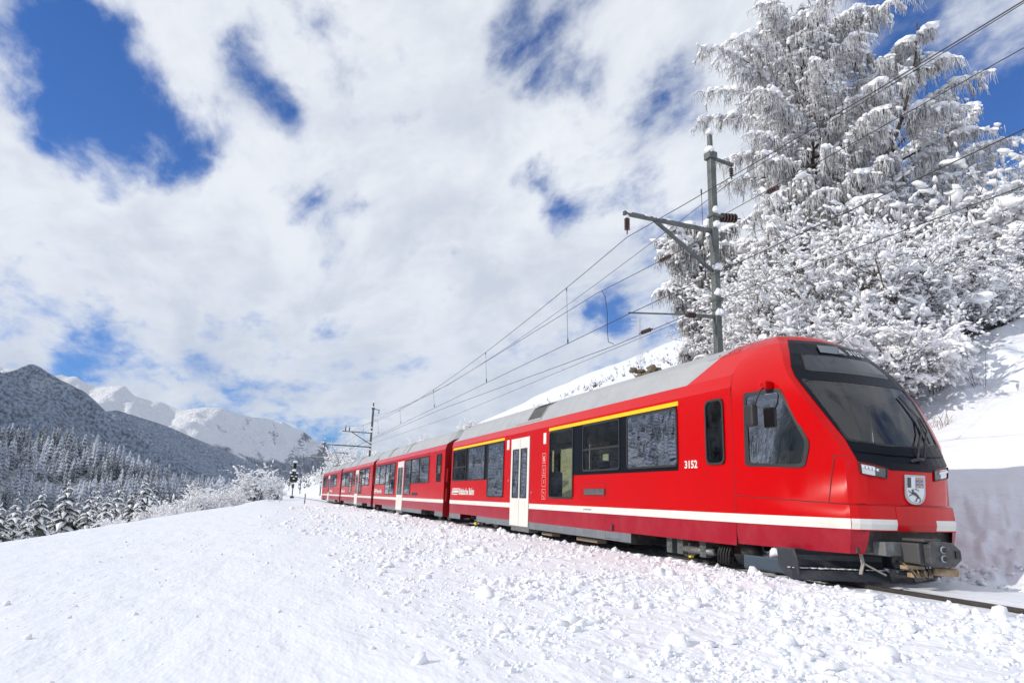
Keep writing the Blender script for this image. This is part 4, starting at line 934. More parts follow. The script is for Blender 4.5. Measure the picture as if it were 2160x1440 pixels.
for c, s_ in (((sx, sy, sb+5.7), .34), ((sx, sy-.1, sb+4.35), .36), ((sx-.5, sy-.1, sb+3.95), .26), ((sx+.5, sy-.1, sb+3.95), .26), ((sx-.28, sy-.2, sb+3.45), .2), ((sx+.28, sy-.2, sb+3.4), .2), ((sx, sy-.2, sb+3.05), .2), ((sx, sy-.1, sb+2.3), .18)): cap(m, c, s_, int(c[2]*10), .55)
tag(m.build('snow_cap', snow, sg), kind='stuff')
def post(x, y, h, r, label, mt, capped=True, cat='post', name='marker_post'):
    zb = float(base_h(np.array([x]), np.array([y]))[0]); o = tag(empty(name, (x, y, zb)), label, cat)
    m = MB(); m.tube([(x, y, zb-.2), (x, y, zb+h)], r, 8); m.build('shaft', mt, o)
    if capped: m = MB(); cap(m, (x, y, zb+h+.02), r*2.2, int(y), .7); tag(m.build('snow_cap', snow, o), kind='stuff')
    return o
wood = mat('weathered_wood', (.16, .13, .09), .8, var=(12, (.28, .24, .18), .4, .7))
post(4.75, 72, .95, .055, 'thin dark marker post standing alone in the snow left of the tail car', wood, False)
post(3.7, 104, 1.1, .05, 'thin stake near the green grey cable box', wood, True)
post(3.9, 112, 1.2, .04, 'thin stake just left of the signal', wood, True)
zb = float(base_h(np.array([2.95]), np.array([103.]))[0])
bx = tag(empty('cable_box', (2.95, 103, zb)), 'small green grey cable box with snow on top at the field edge', 'box')
m = MB(); m.box((2.7, 102.8, zb-.1), (3.25, 103.2, zb+.78)); m.build('housing', mat('box_green_grey', (.12, .14, .09), .7), bx, bevel=.02)
m = MB(); cap(m, (2.97, 103, zb+.8), .3, 4, .4); tag(m.build('snow_cap', snow, bx), kind='stuff')
HAZE = 2.6e-5
# ------------------------------------------------------------------ mountains and forests
RELIEF = (6., .02)
def mountain_mat(name, tree_z, fuzz, dark, light, white_share, sc, snowcol=(.86, .87, .90)):
    m = bpy.data.materials.new(name); m.use_nodes = True; nt = m.node_tree; N = nt.nodes; L = nt.links; b = N['Principled BSDF']; b.inputs['Roughness'].default_value = .8
    tc = N.new('ShaderNodeTexCoord'); mp = N.new('ShaderNodeMapping'); mp.inputs['Scale'].default_value = (1, 1, .45); L.new(tc.outputs['Object'], mp.inputs[0])
    def noise(s, d, r=.6, src=None):
        n = N.new('ShaderNodeTexNoise'); n.inputs['Scale'].default_value = s; n.inputs['Detail'].default_value = d; n.inputs['Roughness'].default_value = r; L.new(src or tc.outputs['Object'], n.inputs['Vector']); return n.outputs[0]
    def mr(a, lo, hi, o0=0., o1=1.):
        n = N.new('ShaderNodeMapRange'); L.new(a, n.inputs[0]); n.inputs[1].default_value = lo; n.inputs[2].default_value = hi; n.inputs[3].default_value = o0; n.inputs[4].default_value = o1; return n.outputs[0]
    def mix(f, a, bb):
        n = N.new('ShaderNodeMix'); n.data_type = 'RGBA'; L.new(f, n.inputs[0])
        for i, v in ((6, a), (7, bb)):
            if isinstance(v, tuple): n.inputs[i].default_value = (*v, 1)
            else: L.new(v, n.inputs[i])
        return n.outputs[2]
    def math_(op, a, bb):
        n = N.new('ShaderNodeMath'); n.operation = op
        for i, v in enumerate((a, bb)):
            if isinstance(v, (int, float)): n.inputs[i].default_value = v
            else: L.new(v, n.inputs[i])
        return n.outputs[0]
    fine = noise(sc, 4, .7, mp.outputs[0]); fl = mix(mr(fine, .5-white_share*.3, .5-white_share*.3+.22), dark, light)
    patch = noise(sc*.06, 6, .65); fl = mix(mr(patch, .64, .70), fl, snowcol)
    sep = N.new('ShaderNodeSeparateXYZ'); L.new(tc.outputs['Object'], sep.inputs[0])
    hz = math_('ADD', sep.outputs[2], math_('MULTIPLY', math_('SUBTRACT', noise(sc*.035, 8, .65), .5), fuzz*4.0))
    gul = math_('ADD', hz, math_('MULTIPLY', math_('SUBTRACT', noise(sc*.16, 5, .6), .5), fuzz*1.2))
    geo = N.new('ShaderNodeNewGeometry'); sn = N.new('ShaderNodeSeparateXYZ'); L.new(geo.outputs['Normal'], sn.inputs[0])
    rock = mix(mr(math_('ADD', sn.outputs[2], math_('MULTIPLY', math_('SUBTRACT', noise(sc*.4, 5, .7), .5), .7)), .30, .46), (.16, .16, .17), snowcol)
    L.new(mix(mr(gul, tree_z-fuzz*.15, tree_z+fuzz*.15), fl, rock), b.inputs['Base Color'])
    bp = N.new('ShaderNodeBump'); bp.inputs['Strength'].default_value = .8; bp.inputs['Distance'].default_value = RELIEF[0]; L.new(math_('ADD', fine, noise(RELIEF[1], 9, .62)), bp.inputs['Height']); L.new(bp.outputs[0], b.inputs['Normal'])
    return m
RELIEF = (6., .02)
def pt(x, y, r): a, t = az_el(x, y); return (a, t, r)
def ridge_mesh(name, ctrl, fall, slope, zf, mat_, cols, rows, amp, scale, seed, back=.5, spur=0.):
    """mountain side: ridge line through the control points (azimuth, tan elevation, range), falling along `fall`"""
    c = np.array(ctrl); c = c[np.argsort(c[:, 0])]; a = np.linspace(c[0, 0], c[-1, 0], cols)
    t = np.interp(a, c[:, 0], c[:, 1]); R = np.interp(a, c[:, 0], c[:, 2])
    px, py, pz = np.sin(a)*R, np.cos(a)*R, EYE.z + t*R
    pz = pz + amp*.20*fbm(a*R/scale*5, R*0, 5, seed+3, .55)
    fx, fy = fall; n_ = math.hypot(fx, fy); fx /= n_; fy /= n_
    L = (pz-zf)/slope; s = np.concatenate([-np.linspace(back, 0, 6)[:-1], np.linspace(0, 1, rows)**1.15])
    S, I = np.meshgrid(s, np.arange(cols), indexing='ij')
    D = L[I]*S; X = px[I]+fx*D; Y = py[I]+fy*D
    prof = np.where(S >= 0, 1-(S*(1.12-.12*S)), 1+S*1.2)
    Z = zf + (pz[I]-zf)*prof
    env = np.clip(S*6, 0, 1)*np.clip((1-S)*3, 0.15, 1)
    Z = Z + env*amp*(fbm(X/scale, Y/scale, 6, seed, .55, True)-.55) + env*amp*.6*fbm(X/scale*3, Y/scale*3, 5, seed+9)
    if spur: Z = Z + env*spur*(fbm(a[I]*R[I]/scale*.9 + .2*fbm(X/scale, Y/scale, 3, seed+4), S*.6, 3, seed+5, .5, True)-.6)
    V = np.stack([X.ravel(), Y.ravel(), Z.ravel()], 1); nr = len(s)
    i, j = np.meshgrid(np.arange(nr-1), np.arange(cols-1), indexing='ij')
    Q = np.stack([i*cols+j, (i+1)*cols+j, (i+1)*cols+j+1, i*cols+j+1], -1).reshape(-1, 4)
    o = np_mesh(name, V, Q.astype(np.int64), [mat_], smooth=True); tag(o, kind='structure'); return V.reshape(nr, cols, 3)
fl = np_mesh('valley_floor', np.array([[-16500, -2900, -171], [16500, -2900, -171], [16500, 17000, -171], [-16500, 17000, -171.]]), np.array([[0, 1, 2, 3]]), [snowfine]); tag(fl, kind='structure')
D = math.radians
matA = mountain_mat('forest_floor_mat', 1e5, 10, (.07, .08, .08), (.55, .58, .62), .5, .12)
matB = mountain_mat('forested_mountain_mat', 385, 60, (.040, .056, .078), (.25, .30, .385), .42, .10)  # blue skylight on the shaded forest is put into these colours, matB2 likewise
matB2 = mountain_mat('forested_slope_mat', 690, 60, (.040, .056, .078), (.29, .34, .44), .40, .08)
RELIEF = (70., .0018)
matC = mountain_mat('high_snow_mountain_mat', 400, 170, (.05, .06, .075), (.28, .31, .36), .40, .022)
# forest hill across the side valley
ctrlA = [(D(-75), .20, 900), (D(-50), .18, 900), (D(-34), .13, 900), (D(-24), .095, 900), pt(0, 928, 900), pt(60, 925, 900), pt(110, 930, 880), pt(160, 940, 860), pt(210, 955, 840), pt(260, 978, 820), pt(310, 1003, 800), pt(350, 1020, 790), pt(400, 1026, 780), pt(450, 1030, 760), pt(520, 1050, 700), pt(620, 1060, 600)]
VA = ridge_mesh('forest_hill', ctrlA, (.55, -1), .42, -175, matA, 150, 60, 26, 260, 101)
ctrlA2 = [pt(330, 1022, 1300), pt(365, 1012, 1350), pt(400, 1010, 1400), pt(440, 1015, 1400), pt(480, 1028, 1400), pt(560, 1045, 1400), pt(700, 1060, 1400)]
VA2 = ridge_mesh('wooded_spur', ctrlA2, (.5, -1), .4, -175, matA, 70, 24, 14, 260, 131)
ctrlB = [(D(-75), .50, 2300), (D(-55), .34, 2400), (D(-46), .27, 2450), (D(-36), .165, 2500), (D(-28), .150, 2550), (D(-21), .160, 2600), pt(0, 786, 2600), pt(28, 780, 2620), pt(48, 772, 2640), pt(66, 766, 2650), pt(86, 776, 2660), pt(104, 792, 2680), pt(128, 814, 2700), pt(165, 835, 2750), pt(212, 870, 2800), pt(300, 930, 2900), pt(400, 985, 2900), pt(520, 1034, 2900)]
ridge_mesh('wooded_mountain', ctrlB, (1, -.22), .66, -175, matB, 300, 110, 75, 620, 151, spur=60)
ctrlB2 = [pt(120, 905, 4300), pt(190, 880, 4300), pt(222, 869, 4300), pt(246, 866, 4350), pt(280, 874, 4400), pt(317, 885, 4500), pt(352, 897, 4550), pt(400, 919, 4600), pt(450, 940, 4800), pt(500, 962, 5000), pt(560, 988, 5300), pt(620, 1012, 5600), pt(700, 1040, 6000)]
ridge_mesh('wooded_slope', ctrlB2, (1, -.35), .60, -175, matB2, 260, 90, 80, 800, 171, spur=80)
ctrlC = [(D(-60), .26, 8500), (D(-30), .22, 8500), pt(60, 800, 8400), pt(118, 796, 8300), pt(130, 790, 8300), pt(142, 796, 8300), pt(160, 793, 8250), pt(180, 806, 8200), pt(205, 814, 8200), pt(228, 812, 8100), pt(264, 811, 8000), pt(284, 832, 8000), pt(310, 838, 8000), pt(350, 848, 8000), pt(370, 856, 8000), pt(386, 864, 8000), pt(410, 861, 7900), pt(436, 857, 7900), pt(470, 864, 7900), pt(498, 874, 7950), pt(520, 877, 8000), pt(556, 881, 8200), pt(580, 887, 8400), pt(600, 891, 8600), pt(640, 910, 8900), pt(660, 925, 9200), pt(690, 950, 9500), pt(715, 962, 10000), pt(745, 985, 10500), pt(800, 1012, 11000), pt(900, 1030, 12000)]
ridge_mesh('snow_mountain', ctrlC, (-.25, -1), .55, -175, matC, 400, 150, 520, 1500, 201, spur=520)
ctrlC2 = [pt(560, 900, 13000), pt(596, 890, 13000), pt(625, 905, 13500), pt(650, 925, 13500), pt(690, 955, 14000), pt(730, 972, 14500), pt(780, 990, 15000), pt(860, 1010, 15500)]
ridge_mesh('far_snow_ridge', ctrlC2, (-.2, -1), .5, -175, matC, 120, 60, 260, 1800, 231, spur=200)

# ------------------------------------------------------------------ tubes and snow for plants
def frames(Dv):
    n = Dv/np.maximum(np.linalg.norm(Dv, axis=1, keepdims=True), 1e-9); up = np.tile([0., 0, 1], (len(n), 1)); bad = np.abs(n[:, 2]) > .97; up[bad] = [1, 0, 0]
    x = np.cross(n, up); x /= np.linalg.norm(x, axis=1, keepdims=True); y = np.cross(x, n); return n, x, y
def tubes_np(P0, P1, R0, R1, n=3):
    d, x, y = frames(P1-P0); k = np.arange(n)*2*math.pi/n; c, s = np.cos(k)[None, :, None], np.sin(k)[None, :, None]
    ring_ = x[:, None]*c + y[:, None]*s; A = P0[:, None]+ring_*R0[:, None, None]; B = P1[:, None]+ring_*R1[:, None, None]
    V = np.concatenate([A, B], 1).reshape(-1, 3); q = np.array([[i, (i+1) % n, n+(i+1) % n, n+i] for i in range(n)])
    return V, (q[None]+(np.arange(len(P0))*2*n)[:, None, None]).reshape(-1, 4)
_bm = bmesh.new(); bmesh.ops.create_icosphere(_bm, subdivisions=1, radius=1.0); ICO_V = np.array([v.co[:] for v in _bm.verts]); ICO_F = np.array([[v.index for v in f.verts] for f in _bm.faces]); _bm.free()
def snow_np(C_, Dv, Ls, Wd, Hs, seed, jit=.25):
    """snow lying along twigs: ellipsoids long in the twig's direction"""
    r = np.random.default_rng(seed); n = len(C_); d, x, y = frames(Dv)
    T = ICO_V[None]*(1+r.uniform(-jit, jit, (n, len(ICO_V), 1)))
    V = C_[:, None] + d[:, None]*T[..., :1]*Ls[:, None, None] + x[:, None]*T[..., 1:2]*Wd[:, None, None] + y[:, None]*T[..., 2:3]*Hs[:, None, None]
    return V.reshape(-1, 3), (ICO_F[None]+(np.arange(n)*len(ICO_V))[:, None, None]).reshape(-1, 3)
bark = mat('dark_bark', (.060, .045, .035), .85, var=(6, (.13, .105, .085), .4, .7))
twigm = mat('bare_twigs', (.085, .065, .052), .85)
frost = mat('frosted_twigs', (.80, .81, .83), .7, var=(3, (.42, .38, .35), .50, .64))
needle = mat('dark_needles', (.022, .034, .026), .8, var=(5, (.05, .06, .05), .4, .7))
snowp = mat('snow_on_branches', (.90, .905, .925), .6, bump=(30, .3, .02))
def segs_arrays(segs):
    P0 = np.array([s[0] for s in segs]); P1 = np.array([s[1] for s in segs]); R0 = np.array([s[2] for s in segs]); R1 = np.array([s[3] for s in segs]); Lv = np.array([s[4] for s in segs]); return P0, P1, R0, R1, Lv
def shrub_proto(name, label, cat, seed, H, stems, spread, levels, snow_size, dens, group, tall=False, droop=0., frac=.85):
    """leafless snow laden shrub or small tree, built about the origin"""
    r = random.Random(seed); segs = []
    def go(p, d, L, R, lv):
        n = 3 if lv < 2 else 2
        for k in range(n):
            d2 = (d + Vector((r.gauss(0, .16), r.gauss(0, .16), r.gauss(0, .12) + (.05 if lv < 2 else -.04-droop)))).normalized(); q = p + d2*L/n; R2 = R*.86
            segs.append((tuple(p), tuple(q), R, R2, lv)); p, d, R = q, d2, R2
            if lv < levels:
                for c in range(dens if lv else dens+1):
                    if r.random() < .82:
                        a = Vector((r.gauss(0, 1), r.gauss(0, 1), r.gauss(0, .5))); a = (a - d*a.dot(d)).normalized(); ang = r.uniform(.5, 1.15)
                        go(p, (d*math.cos(ang)+a*math.sin(ang)).normalized(), L*r.uniform(.42, .68), R*.6, lv+1)
    for k in range(stems):
        a = k/stems*6.283+r.uniform(-.3, .3); t = r.uniform(.1, spread); go(Vector((math.cos(a)*.1, math.sin(a)*.1, -.2)), Vector((math.cos(a)*t, math.sin(a)*t, 1)).normalized(), H*r.uniform(.5, .8), .022*H*.55, 0)
    P0, P1, R0, R1, Lv = segs_arrays(segs)
    root = empty(name); tag(root, label, cat, group); big = Lv <= 1
    V, F = tubes_np(P0[big], P1[big], R0[big], R1[big], 5); tag(np_mesh('limbs', V, F, [bark], root, smooth=True), kind='stuff')
    sm = ~big; V, F = tubes_np(P0[sm], P1[sm], np.maximum(R0[sm], .006), np.maximum(R1[sm]*.8, .004), 3); o = np_mesh('twigs', V, F, [twigm], root); tag(o, kind='stuff')
    rg = np.random.default_rng(seed); D_ = P1-P0; L_ = np.linalg.norm(D_, axis=1); slopef = 1-np.abs(D_[:, 2]/np.maximum(L_, 1e-6))
    Ps = []; Dd = []; Sz = []
    for t in (.25, .75):
        k = rg.uniform(0, 1, len(P0)) < np.where(Lv >= 1, frac*(.35+.65*slopef), .15)
        c = P0+D_*t; cl = fbm(c[:, 0]*1.1+c[:, 2]*.7, c[:, 1]*1.1-c[:, 2]*.5, 3, seed); s = snow_size*np.exp(rg.normal(0, .42, len(P0)))*np.clip(1.1+3.2*cl, .35, 1.9)*np.where(Lv <= 1, 1.25, 1.0)
        c[:, 2] += s*.35; Ps.append(c[k]); Dd.append((D_+rg.normal(0, .05, D_.shape))[k]); Sz.append(s[k])
    C_ = np.concatenate(Ps); Dd = np.concatenate(Dd); s = np.concatenate(Sz)
    V, F = snow_np(C_, Dd, np.minimum(s*1.95, .26), s*.86, s*.74, seed, .3); tag(np_mesh('snow_load', V, F.astype(np.int64), [snowp], root, smooth=True), kind='stuff')
    return root
def copy_tree(o, loc, rz=0., sc=1., label=None, parent=None, scz=None):
    c = o.copy(); COL.objects.link(c); c.location = loc; c.rotation_euler = (0, 0, rz); c.scale = (sc, sc, scz or sc)
    if label: c['label'] = label
    for ch in [x for x in bpy.data.objects if x.parent == o]:
        d = ch.copy(); COL.objects.link(d); d.parent = c
    return c
def gz(x, y): return float(base_h(np.array([float(x)]), np.array([float(y)]))[0])
def place(px, R, y=None):
    a, t = az_el(px, 1000); return math.sin(a)*R, math.cos(a)*R

G1 = 'snow laden bushes on the slope behind the train'
pA = shrub_proto('snowy_shrub', 'x', 'bush', 11, 5.6, 7, .75, 3, .040, 3, G1)
pB = shrub_proto('snowy_shrub', 'x', 'bush', 12, 5.0, 8, 1.0, 3, .043, 3, G1, droop=.05)
pC = shrub_proto('snowy_shrub', 'x', 'bush', 13, 3.0, 8, 1.1, 3, .05, 2, G1, droop=.08, frac=1.)
spots = [  # px of the stem, range, proto, scale, label
 (1672, 21.0, 0, 0.95, 'snow laden bush directly right of the nearest mast, above the roof of the train'),
 (1670, 22.5, 1, .85, 'snow laden bush above the slanted roof edge of the driver cab'),
 (1720, 22.0, 0, 1.12, 'broad snow laden bush below the fork of the big larch'),
 (1790, 20.0, 1, 1.0, 'snow laden bush rising behind the top of the windscreen nose'),
 (1850, 23.0, 0, 1.15, 'snow laden bush with a bare dark stem, right of the larch trunk'),
 (1905, 24.5, 2, 1.25, 'low dark twigged bush at the top of the bare snow bank'),
 (1690, 27.0, 0, 1.25, 'tall snow laden bush behind the mast, below the hanging larch twigs'),
 (1690, 28.0, 1, 1.5, 'tall snowy bush hiding the foot of the big larch'),
 (1790, 27.0, 0, 1.35, 'tall snowy bush standing against the lower larch crown'),
 (1880, 28.0, 1, 1.5, 'tall rounded snowy bush under the right hand larch boughs'),
 (1960, 31.0, 0, 1.35, 'tall snowy bush where the sky shows through beside the larch'),
 (1990, 27.5, 1, 1.1, 'snowy bush behind the low bushes on the bank'),
 (2040, 32.0, 1, 1.45, 'dense brown twigged bush dusted with snow near the right edge'),
 (2075, 28.0, 2, 1.6, 'snowy bush with thin upright stems near the right edge'),
 (2120, 33.0, 0, 1.35, 'snowy bush in front of the farther slope at the right edge'),
 (2150, 28.5, 2, 1.6, 'snowy bush cut by the right edge of the photo'),
 (2200, 30.0, 1, 1.4, 'snowy bush just past the right edge'),
 (1950, 25.8, 2, .85, 'small heavily covered bush at the brow of the bank'),
 (2010, 25.6, 2, .62, 'small snow buried bush on the bank with dark hollows beneath'),
 (2080, 25.5, 2, .66, 'small snow buried bush right of its twin on the bank'),
 (2140, 25.0, 2, .70, 'small snow buried bush on the brow beside the right edge'),
 (1580, 24.0, 2, .95, 'snow laden bush partly hidden by the nearest mast')]
for k, (px, R, pr, s, lb) in enumerate(spots):
    x, y = place(px, R); copy_tree((pA, pB, pC)[pr], (x, y, gz(x, y)), random.Random(k).uniform(0, 6.28), s*(.66 if pr < 2 else .85), lb)

# large larches with hanging twigs
def larch(name, label, base, H, seed, z0=.22, reach=5.0, n_limbs=34, lean=(0, 0), twin=None, browner=False):
    r = random.Random(seed); root = empty(name, base); tag(root, label, 'tree'); base = Vector(base)
    trunk = []; p = Vector((0, 0, -.4)); d = Vector((0, 0, 1)); n = 22
    for k in range(n):
        q = p + Vector((r.gauss(lean[0], .05), r.gauss(lean[1], .05), 1)).normalized()*(H/n); trunk.append((p.copy(), q.copy(), .26*(1-k/n)**.8*H/17+.02, .26*(1-(k+1)/n)**.8*H/17+.02)); p = q
    def tr_at(h):
        k = min(n-1, max(0, int(h/H*n))); return trunk[k][0].lerp(trunk[k][1], h/H*n-k)
    limbs = []; tops = list(trunk)
    if twin:
        p = tr_at(twin[0]*H).copy(); d = Vector((twin[1], twin[2], .55)).normalized(); m = 12; R_ = .12
        t2 = []
        for k in range(m):
            d = (d + Vector((-.02*twin[1], -.02*twin[2], .16)) + Vector((r.gauss(0, .04), r.gauss(0, .04), 0))).normalized(); q = p + d*(H*(1.02-twin[0])/m*1.05); t2.append((p.copy(), q.copy(), R_*(1-k/m*.8), R_*(1-(k+1)/m*.8))); p = q
        tops += t2
    m = MB()
    segs = [(a+base, b+base, r0, r1) for a, b, r0, r1 in tops]
    P0 = np.array([s[0] for s in segs]); P1 = np.array([s[1] for s in segs]); V, F = tubes_np(P0, P1, np.array([s[2] for s in segs]), np.array([s[3] for s in segs]), 8); np_mesh('trunk', V, F, [bark], root, smooth=True)
    L0 = []; sec = []; tw = []; snow_c = []; snow_d = []; snow_s = []
    def limb(p, a, L, R_, up):
        pts = [p.copy()]; d = Vector((math.cos(a), math.sin(a), up)).normalized(); nn = 11
        for k in range(nn):
            t = k/nn; d = (d + Vector((r.gauss(0, .10), r.gauss(0, .10), .10*(1-2.7*t)-.03))).normalized(); q = p + d*L/nn; rr = R_*(1-t*.85)
            L0.append((p.copy(), q.copy(), rr, R_*(1-(k+1)/nn*.85)))
            if t > .25:
                sz = r.uniform(.06, .12)*(1+.6*(t > .6)); c = p.lerp(q, .5); 
                for w in range(2): snow_c.append(c+Vector((r.gauss(0, .07), r.gauss(0, .07), rr+sz*.35))); snow_d.append(d.copy()); snow_s.append(sz*r.uniform(.75, 1.2))
            if t > .12:
                for sd in (-1, 1):
                    for w in range(2):
                        b = a + sd*r.uniform(.5, 1.4); secondary(p.lerp(q, r.random()), b, r.uniform(.45, 1.25)*(1.15-t*.5)*min(1., L/3.2))
            p = q; pts.append(q)
    def secondary(p, a, L):
        d = Vector((math.cos(a), math.sin(a), r.uniform(-.1, .35))).normalized(); nn = 5
        for k in range(nn):
            d = (d + Vector((r.gauss(0, .12), r.gauss(0, .12), -.17))).normalized(); q = p + d*L/nn; sec.append((p.copy(), q.copy(), .014*(1-k*.15), .012*(1-k*.15)))
            if r.random() < .6:
                sz = r.uniform(.038, .085); snow_c.append(p.lerp(q, .5)+Vector((r.gauss(0, .02), r.gauss(0, .02), sz*.3))); snow_d.append(d.copy()); snow_s.append(sz)
            for w in range(3 if n_limbs > 60 else 2):
                s0 = p.lerp(q, r.random()); Lh = r.uniform(.12, .62); x = r.gauss(0, .16); y = r.gauss(0, .16)
                e1 = s0 + Vector((x*Lh, y*Lh, -Lh*.55)); e2 = e1 + Vector((r.gauss(0, .08)*Lh, r.gauss(0, .08)*Lh, -Lh*.5)); tw.append((s0.copy(), e1, .009, .011)); tw.append((e1, e2, .011, .005))
            p = q
    for k in range(n_limbs):
        h = z0 + (1-z0)*(k+.5)/n_limbs; a = k*2.4+r.uniform(-.4, .4); L = reach*(1.0-h**6*.55)*r.uniform(.62, 1.1)*(.75+.25*math.sin(h*9+1))
        limb(tr_at(h*H), a, L, .075*(1.15-h)+.012, r.uniform(.05, .5)+h*.25)
    if twin:
        for k in range(13): s = t2[min(len(t2)-1, int(k/13*len(t2)))]; limb(s[0].lerp(s[1], r.random()), k*2.4+1, r.uniform(1.2, 2.6)*(1.1-k/16), .03, .35)
    def arr(x): return np.array([list(s[0]+base) for s in x]), np.array([list(s[1]+base) for s in x]), np.array([s[2] for s in x]), np.array([s[3] for s in x])
    V, F = tubes_np(*arr(L0), 5); np_mesh('limbs', V, F, [bark], root, smooth=True)
    V, F = tubes_np(*arr(sec), 3); tag(np_mesh('side_branches', V, F, [twigm], root), kind='stuff')
    n1 = int(len(tw)*(.62 if browner else .30))//2*2
    tw = [(tw[i][0], tw[i+1][1].lerp(tw[i][1], .25), .010, .006) for i in range(0, len(tw), 2)]
    V, F = tubes_np(*arr(tw), 3)
    idx = np.repeat(np.random.default_rng(seed).uniform(0, 1, len(tw)) < (.38 if browner else .16), 1); k_ = np.repeat(idx, 3)
    np_mesh('hanging_twigs', V, F, [frost, twigm], root, mi=k_.astype(int)); bpy.data.objects[-1:] 
    [tag(o, kind='stuff') for o in root.children if o.name.startswith('hanging_twigs')]
    C_ = np.array([list(c+base) for c in snow_c]); Dd = np.array([list(c) for c in snow_d]); s = np.array(snow_s)
    V, F = snow_np(C_, Dd, s*1.75, s*1.0, s*.85, seed, .3); tag(np_mesh('snow_load', V, F.astype(np.int64), [snowp], root, smooth=True), kind='stuff')
    return root
x, y = place(1750, 27.5); larch('larch_tree', 'huge snow covered larch with drooping twigs towering over the nose of the train', (x, y, gz(x, y)), 15.2, 5, .10, 5.6, 100, twin=(.42, 1.1, -1.0))
x, y = place(1500, 28); larch('larch_tree', 'smaller larch with brown hanging twigs left of the nearest mast', (x, y, gz(x, y)), 8.2, 9, .06, 2.9, 44, browner=True)
x, y = place(1935, 30); l3 = larch('larch_tree', 'snowy larch whose drooping boughs join the huge one on its right side', (x, y, gz(x, y)), 13.0, 15, .12, 4.3, 46)
x, y = place(2090, 35); copy_tree(l3, (x, y, gz(x, y)), 2.2, .80, 'rounded snowy larch near the right edge, lower than the two beside it')

# ------------------------------------------------------------------ conifers
def conifer_mesh(seed, H, W, whorls=17, per=9, full=True):
    r = np.random.default_rng(seed); Vd = []; Fd = []; Vs = []; Fs = []; nd_ = ns = 0
    for w in range(whorls):
        h = .06 + .93*(w/(whorls-1))**.92; L = W*((1-h)**.82+.05)
        k = max(4, int(per*(1-h*.5)))
        for b in range(k):
            a = 6.283*b/k + r.uniform(-.35, .35) + w*.8; l = L*r.uniform(.72, 1.15); sg_ = 5
            ca, sa = math.cos(a), math.sin(a); z0 = h*H + r.uniform(-.02, .02)*H
            for layer, (wd, lift) in enumerate(((.30, 0), (.22, .03))):
                P = []
                for i in range(sg_+1):
                    t = i/sg_; out = l*t; zz = z0 + l*(.20*t-.72*t*t) + lift*H*.25*(.4+.6*math.sin(t*3))
                    ww = wd*l*(math.sin(min(1, t*1.05+.12)*3.0)**.7 if t < 1 else .05)*r.uniform(.75, 1.25) + .01
                    for s in (-1, 0, 1): 
                        oo = out + r.uniform(-.03, .03)*l; P.append((ca*oo - sa*s*ww, sa*oo + ca*s*ww, zz - abs(s)*ww*.45 + r.uniform(-.012, .012)*l))
                F = [(i*3+j, i*3+j+1, i*3+j+4, i*3+j+3) for i in range(sg_) for j in range(2)]
                if layer == 0: Vd += P; Fd += [tuple(q+nd_ for q in f) for f in F]; nd_ += len(P)
                elif r.uniform() < .88: Vs += P; Fs += [tuple(q+ns for q in f) for f in F]; ns += len(P)
            # hanging sprays
            for q in range(4 if full else 2):
                t = r.uniform(.3, 1); sd = r.choice([-1, 1]); ww = .22*l; c = (ca*l*t - sa*sd*ww, sa*l*t + ca*sd*ww, z0+l*(.2*t-.72*t*t)-.1*l)
                Vd += [c, (c[0]+ca*.14*l, c[1]+sa*.14*l, c[2]-.02*l), (c[0]+ca*.05*l+r.uniform(-.03, .03), c[1]+sa*.05*l, c[2]-.20*l)]; Fd.append((nd_, nd_+1, nd_+2)); nd_ += 3
    return Vd, Fd, Vs, Fs
def conifer_proto(name, label, seed, H, W, group, **k):
    Vd, Fd, Vs, Fs = conifer_mesh(seed, H, W, **k); root = empty(name); tag(root, label, 'tree', group)
    m = MB(); m.tube([(0, 0, -.5), (0, 0, H*.5), (0, 0, H*.97)], [H*.018, H*.011, .01], 6); m.build('trunk', bark, root)
    me = bpy.data.meshes.new('boughs'); me.from_pydata(Vd, [], Fd); link_mesh('boughs', me, root, [needle])
    me = bpy.data.meshes.new('snow_load'); me.from_pydata(Vs, [], Fs); me.polygons.foreach_set('use_smooth', [True]*len(Fs)); o = tag(link_mesh('snow_load', me, root, [snowp]), kind='stuff'); sol = o.modifiers.new('depth', 'SOLIDIFY'); sol.thickness = H*.008; sol.offset = 1
    return root
G2 = 'snow covered conifers below the edge of the field'
cp_ = [conifer_proto('spruce_tree', 'x', 31+i, 10, w, G2) for i, w in enumerate((2.5, 3.0, 2.2))]
def top_place(px, ytop, R, H):
    a, t = az_el(px, ytop); return math.sin(a)*R, math.cos(a)*R, EYE.z+t*R-H
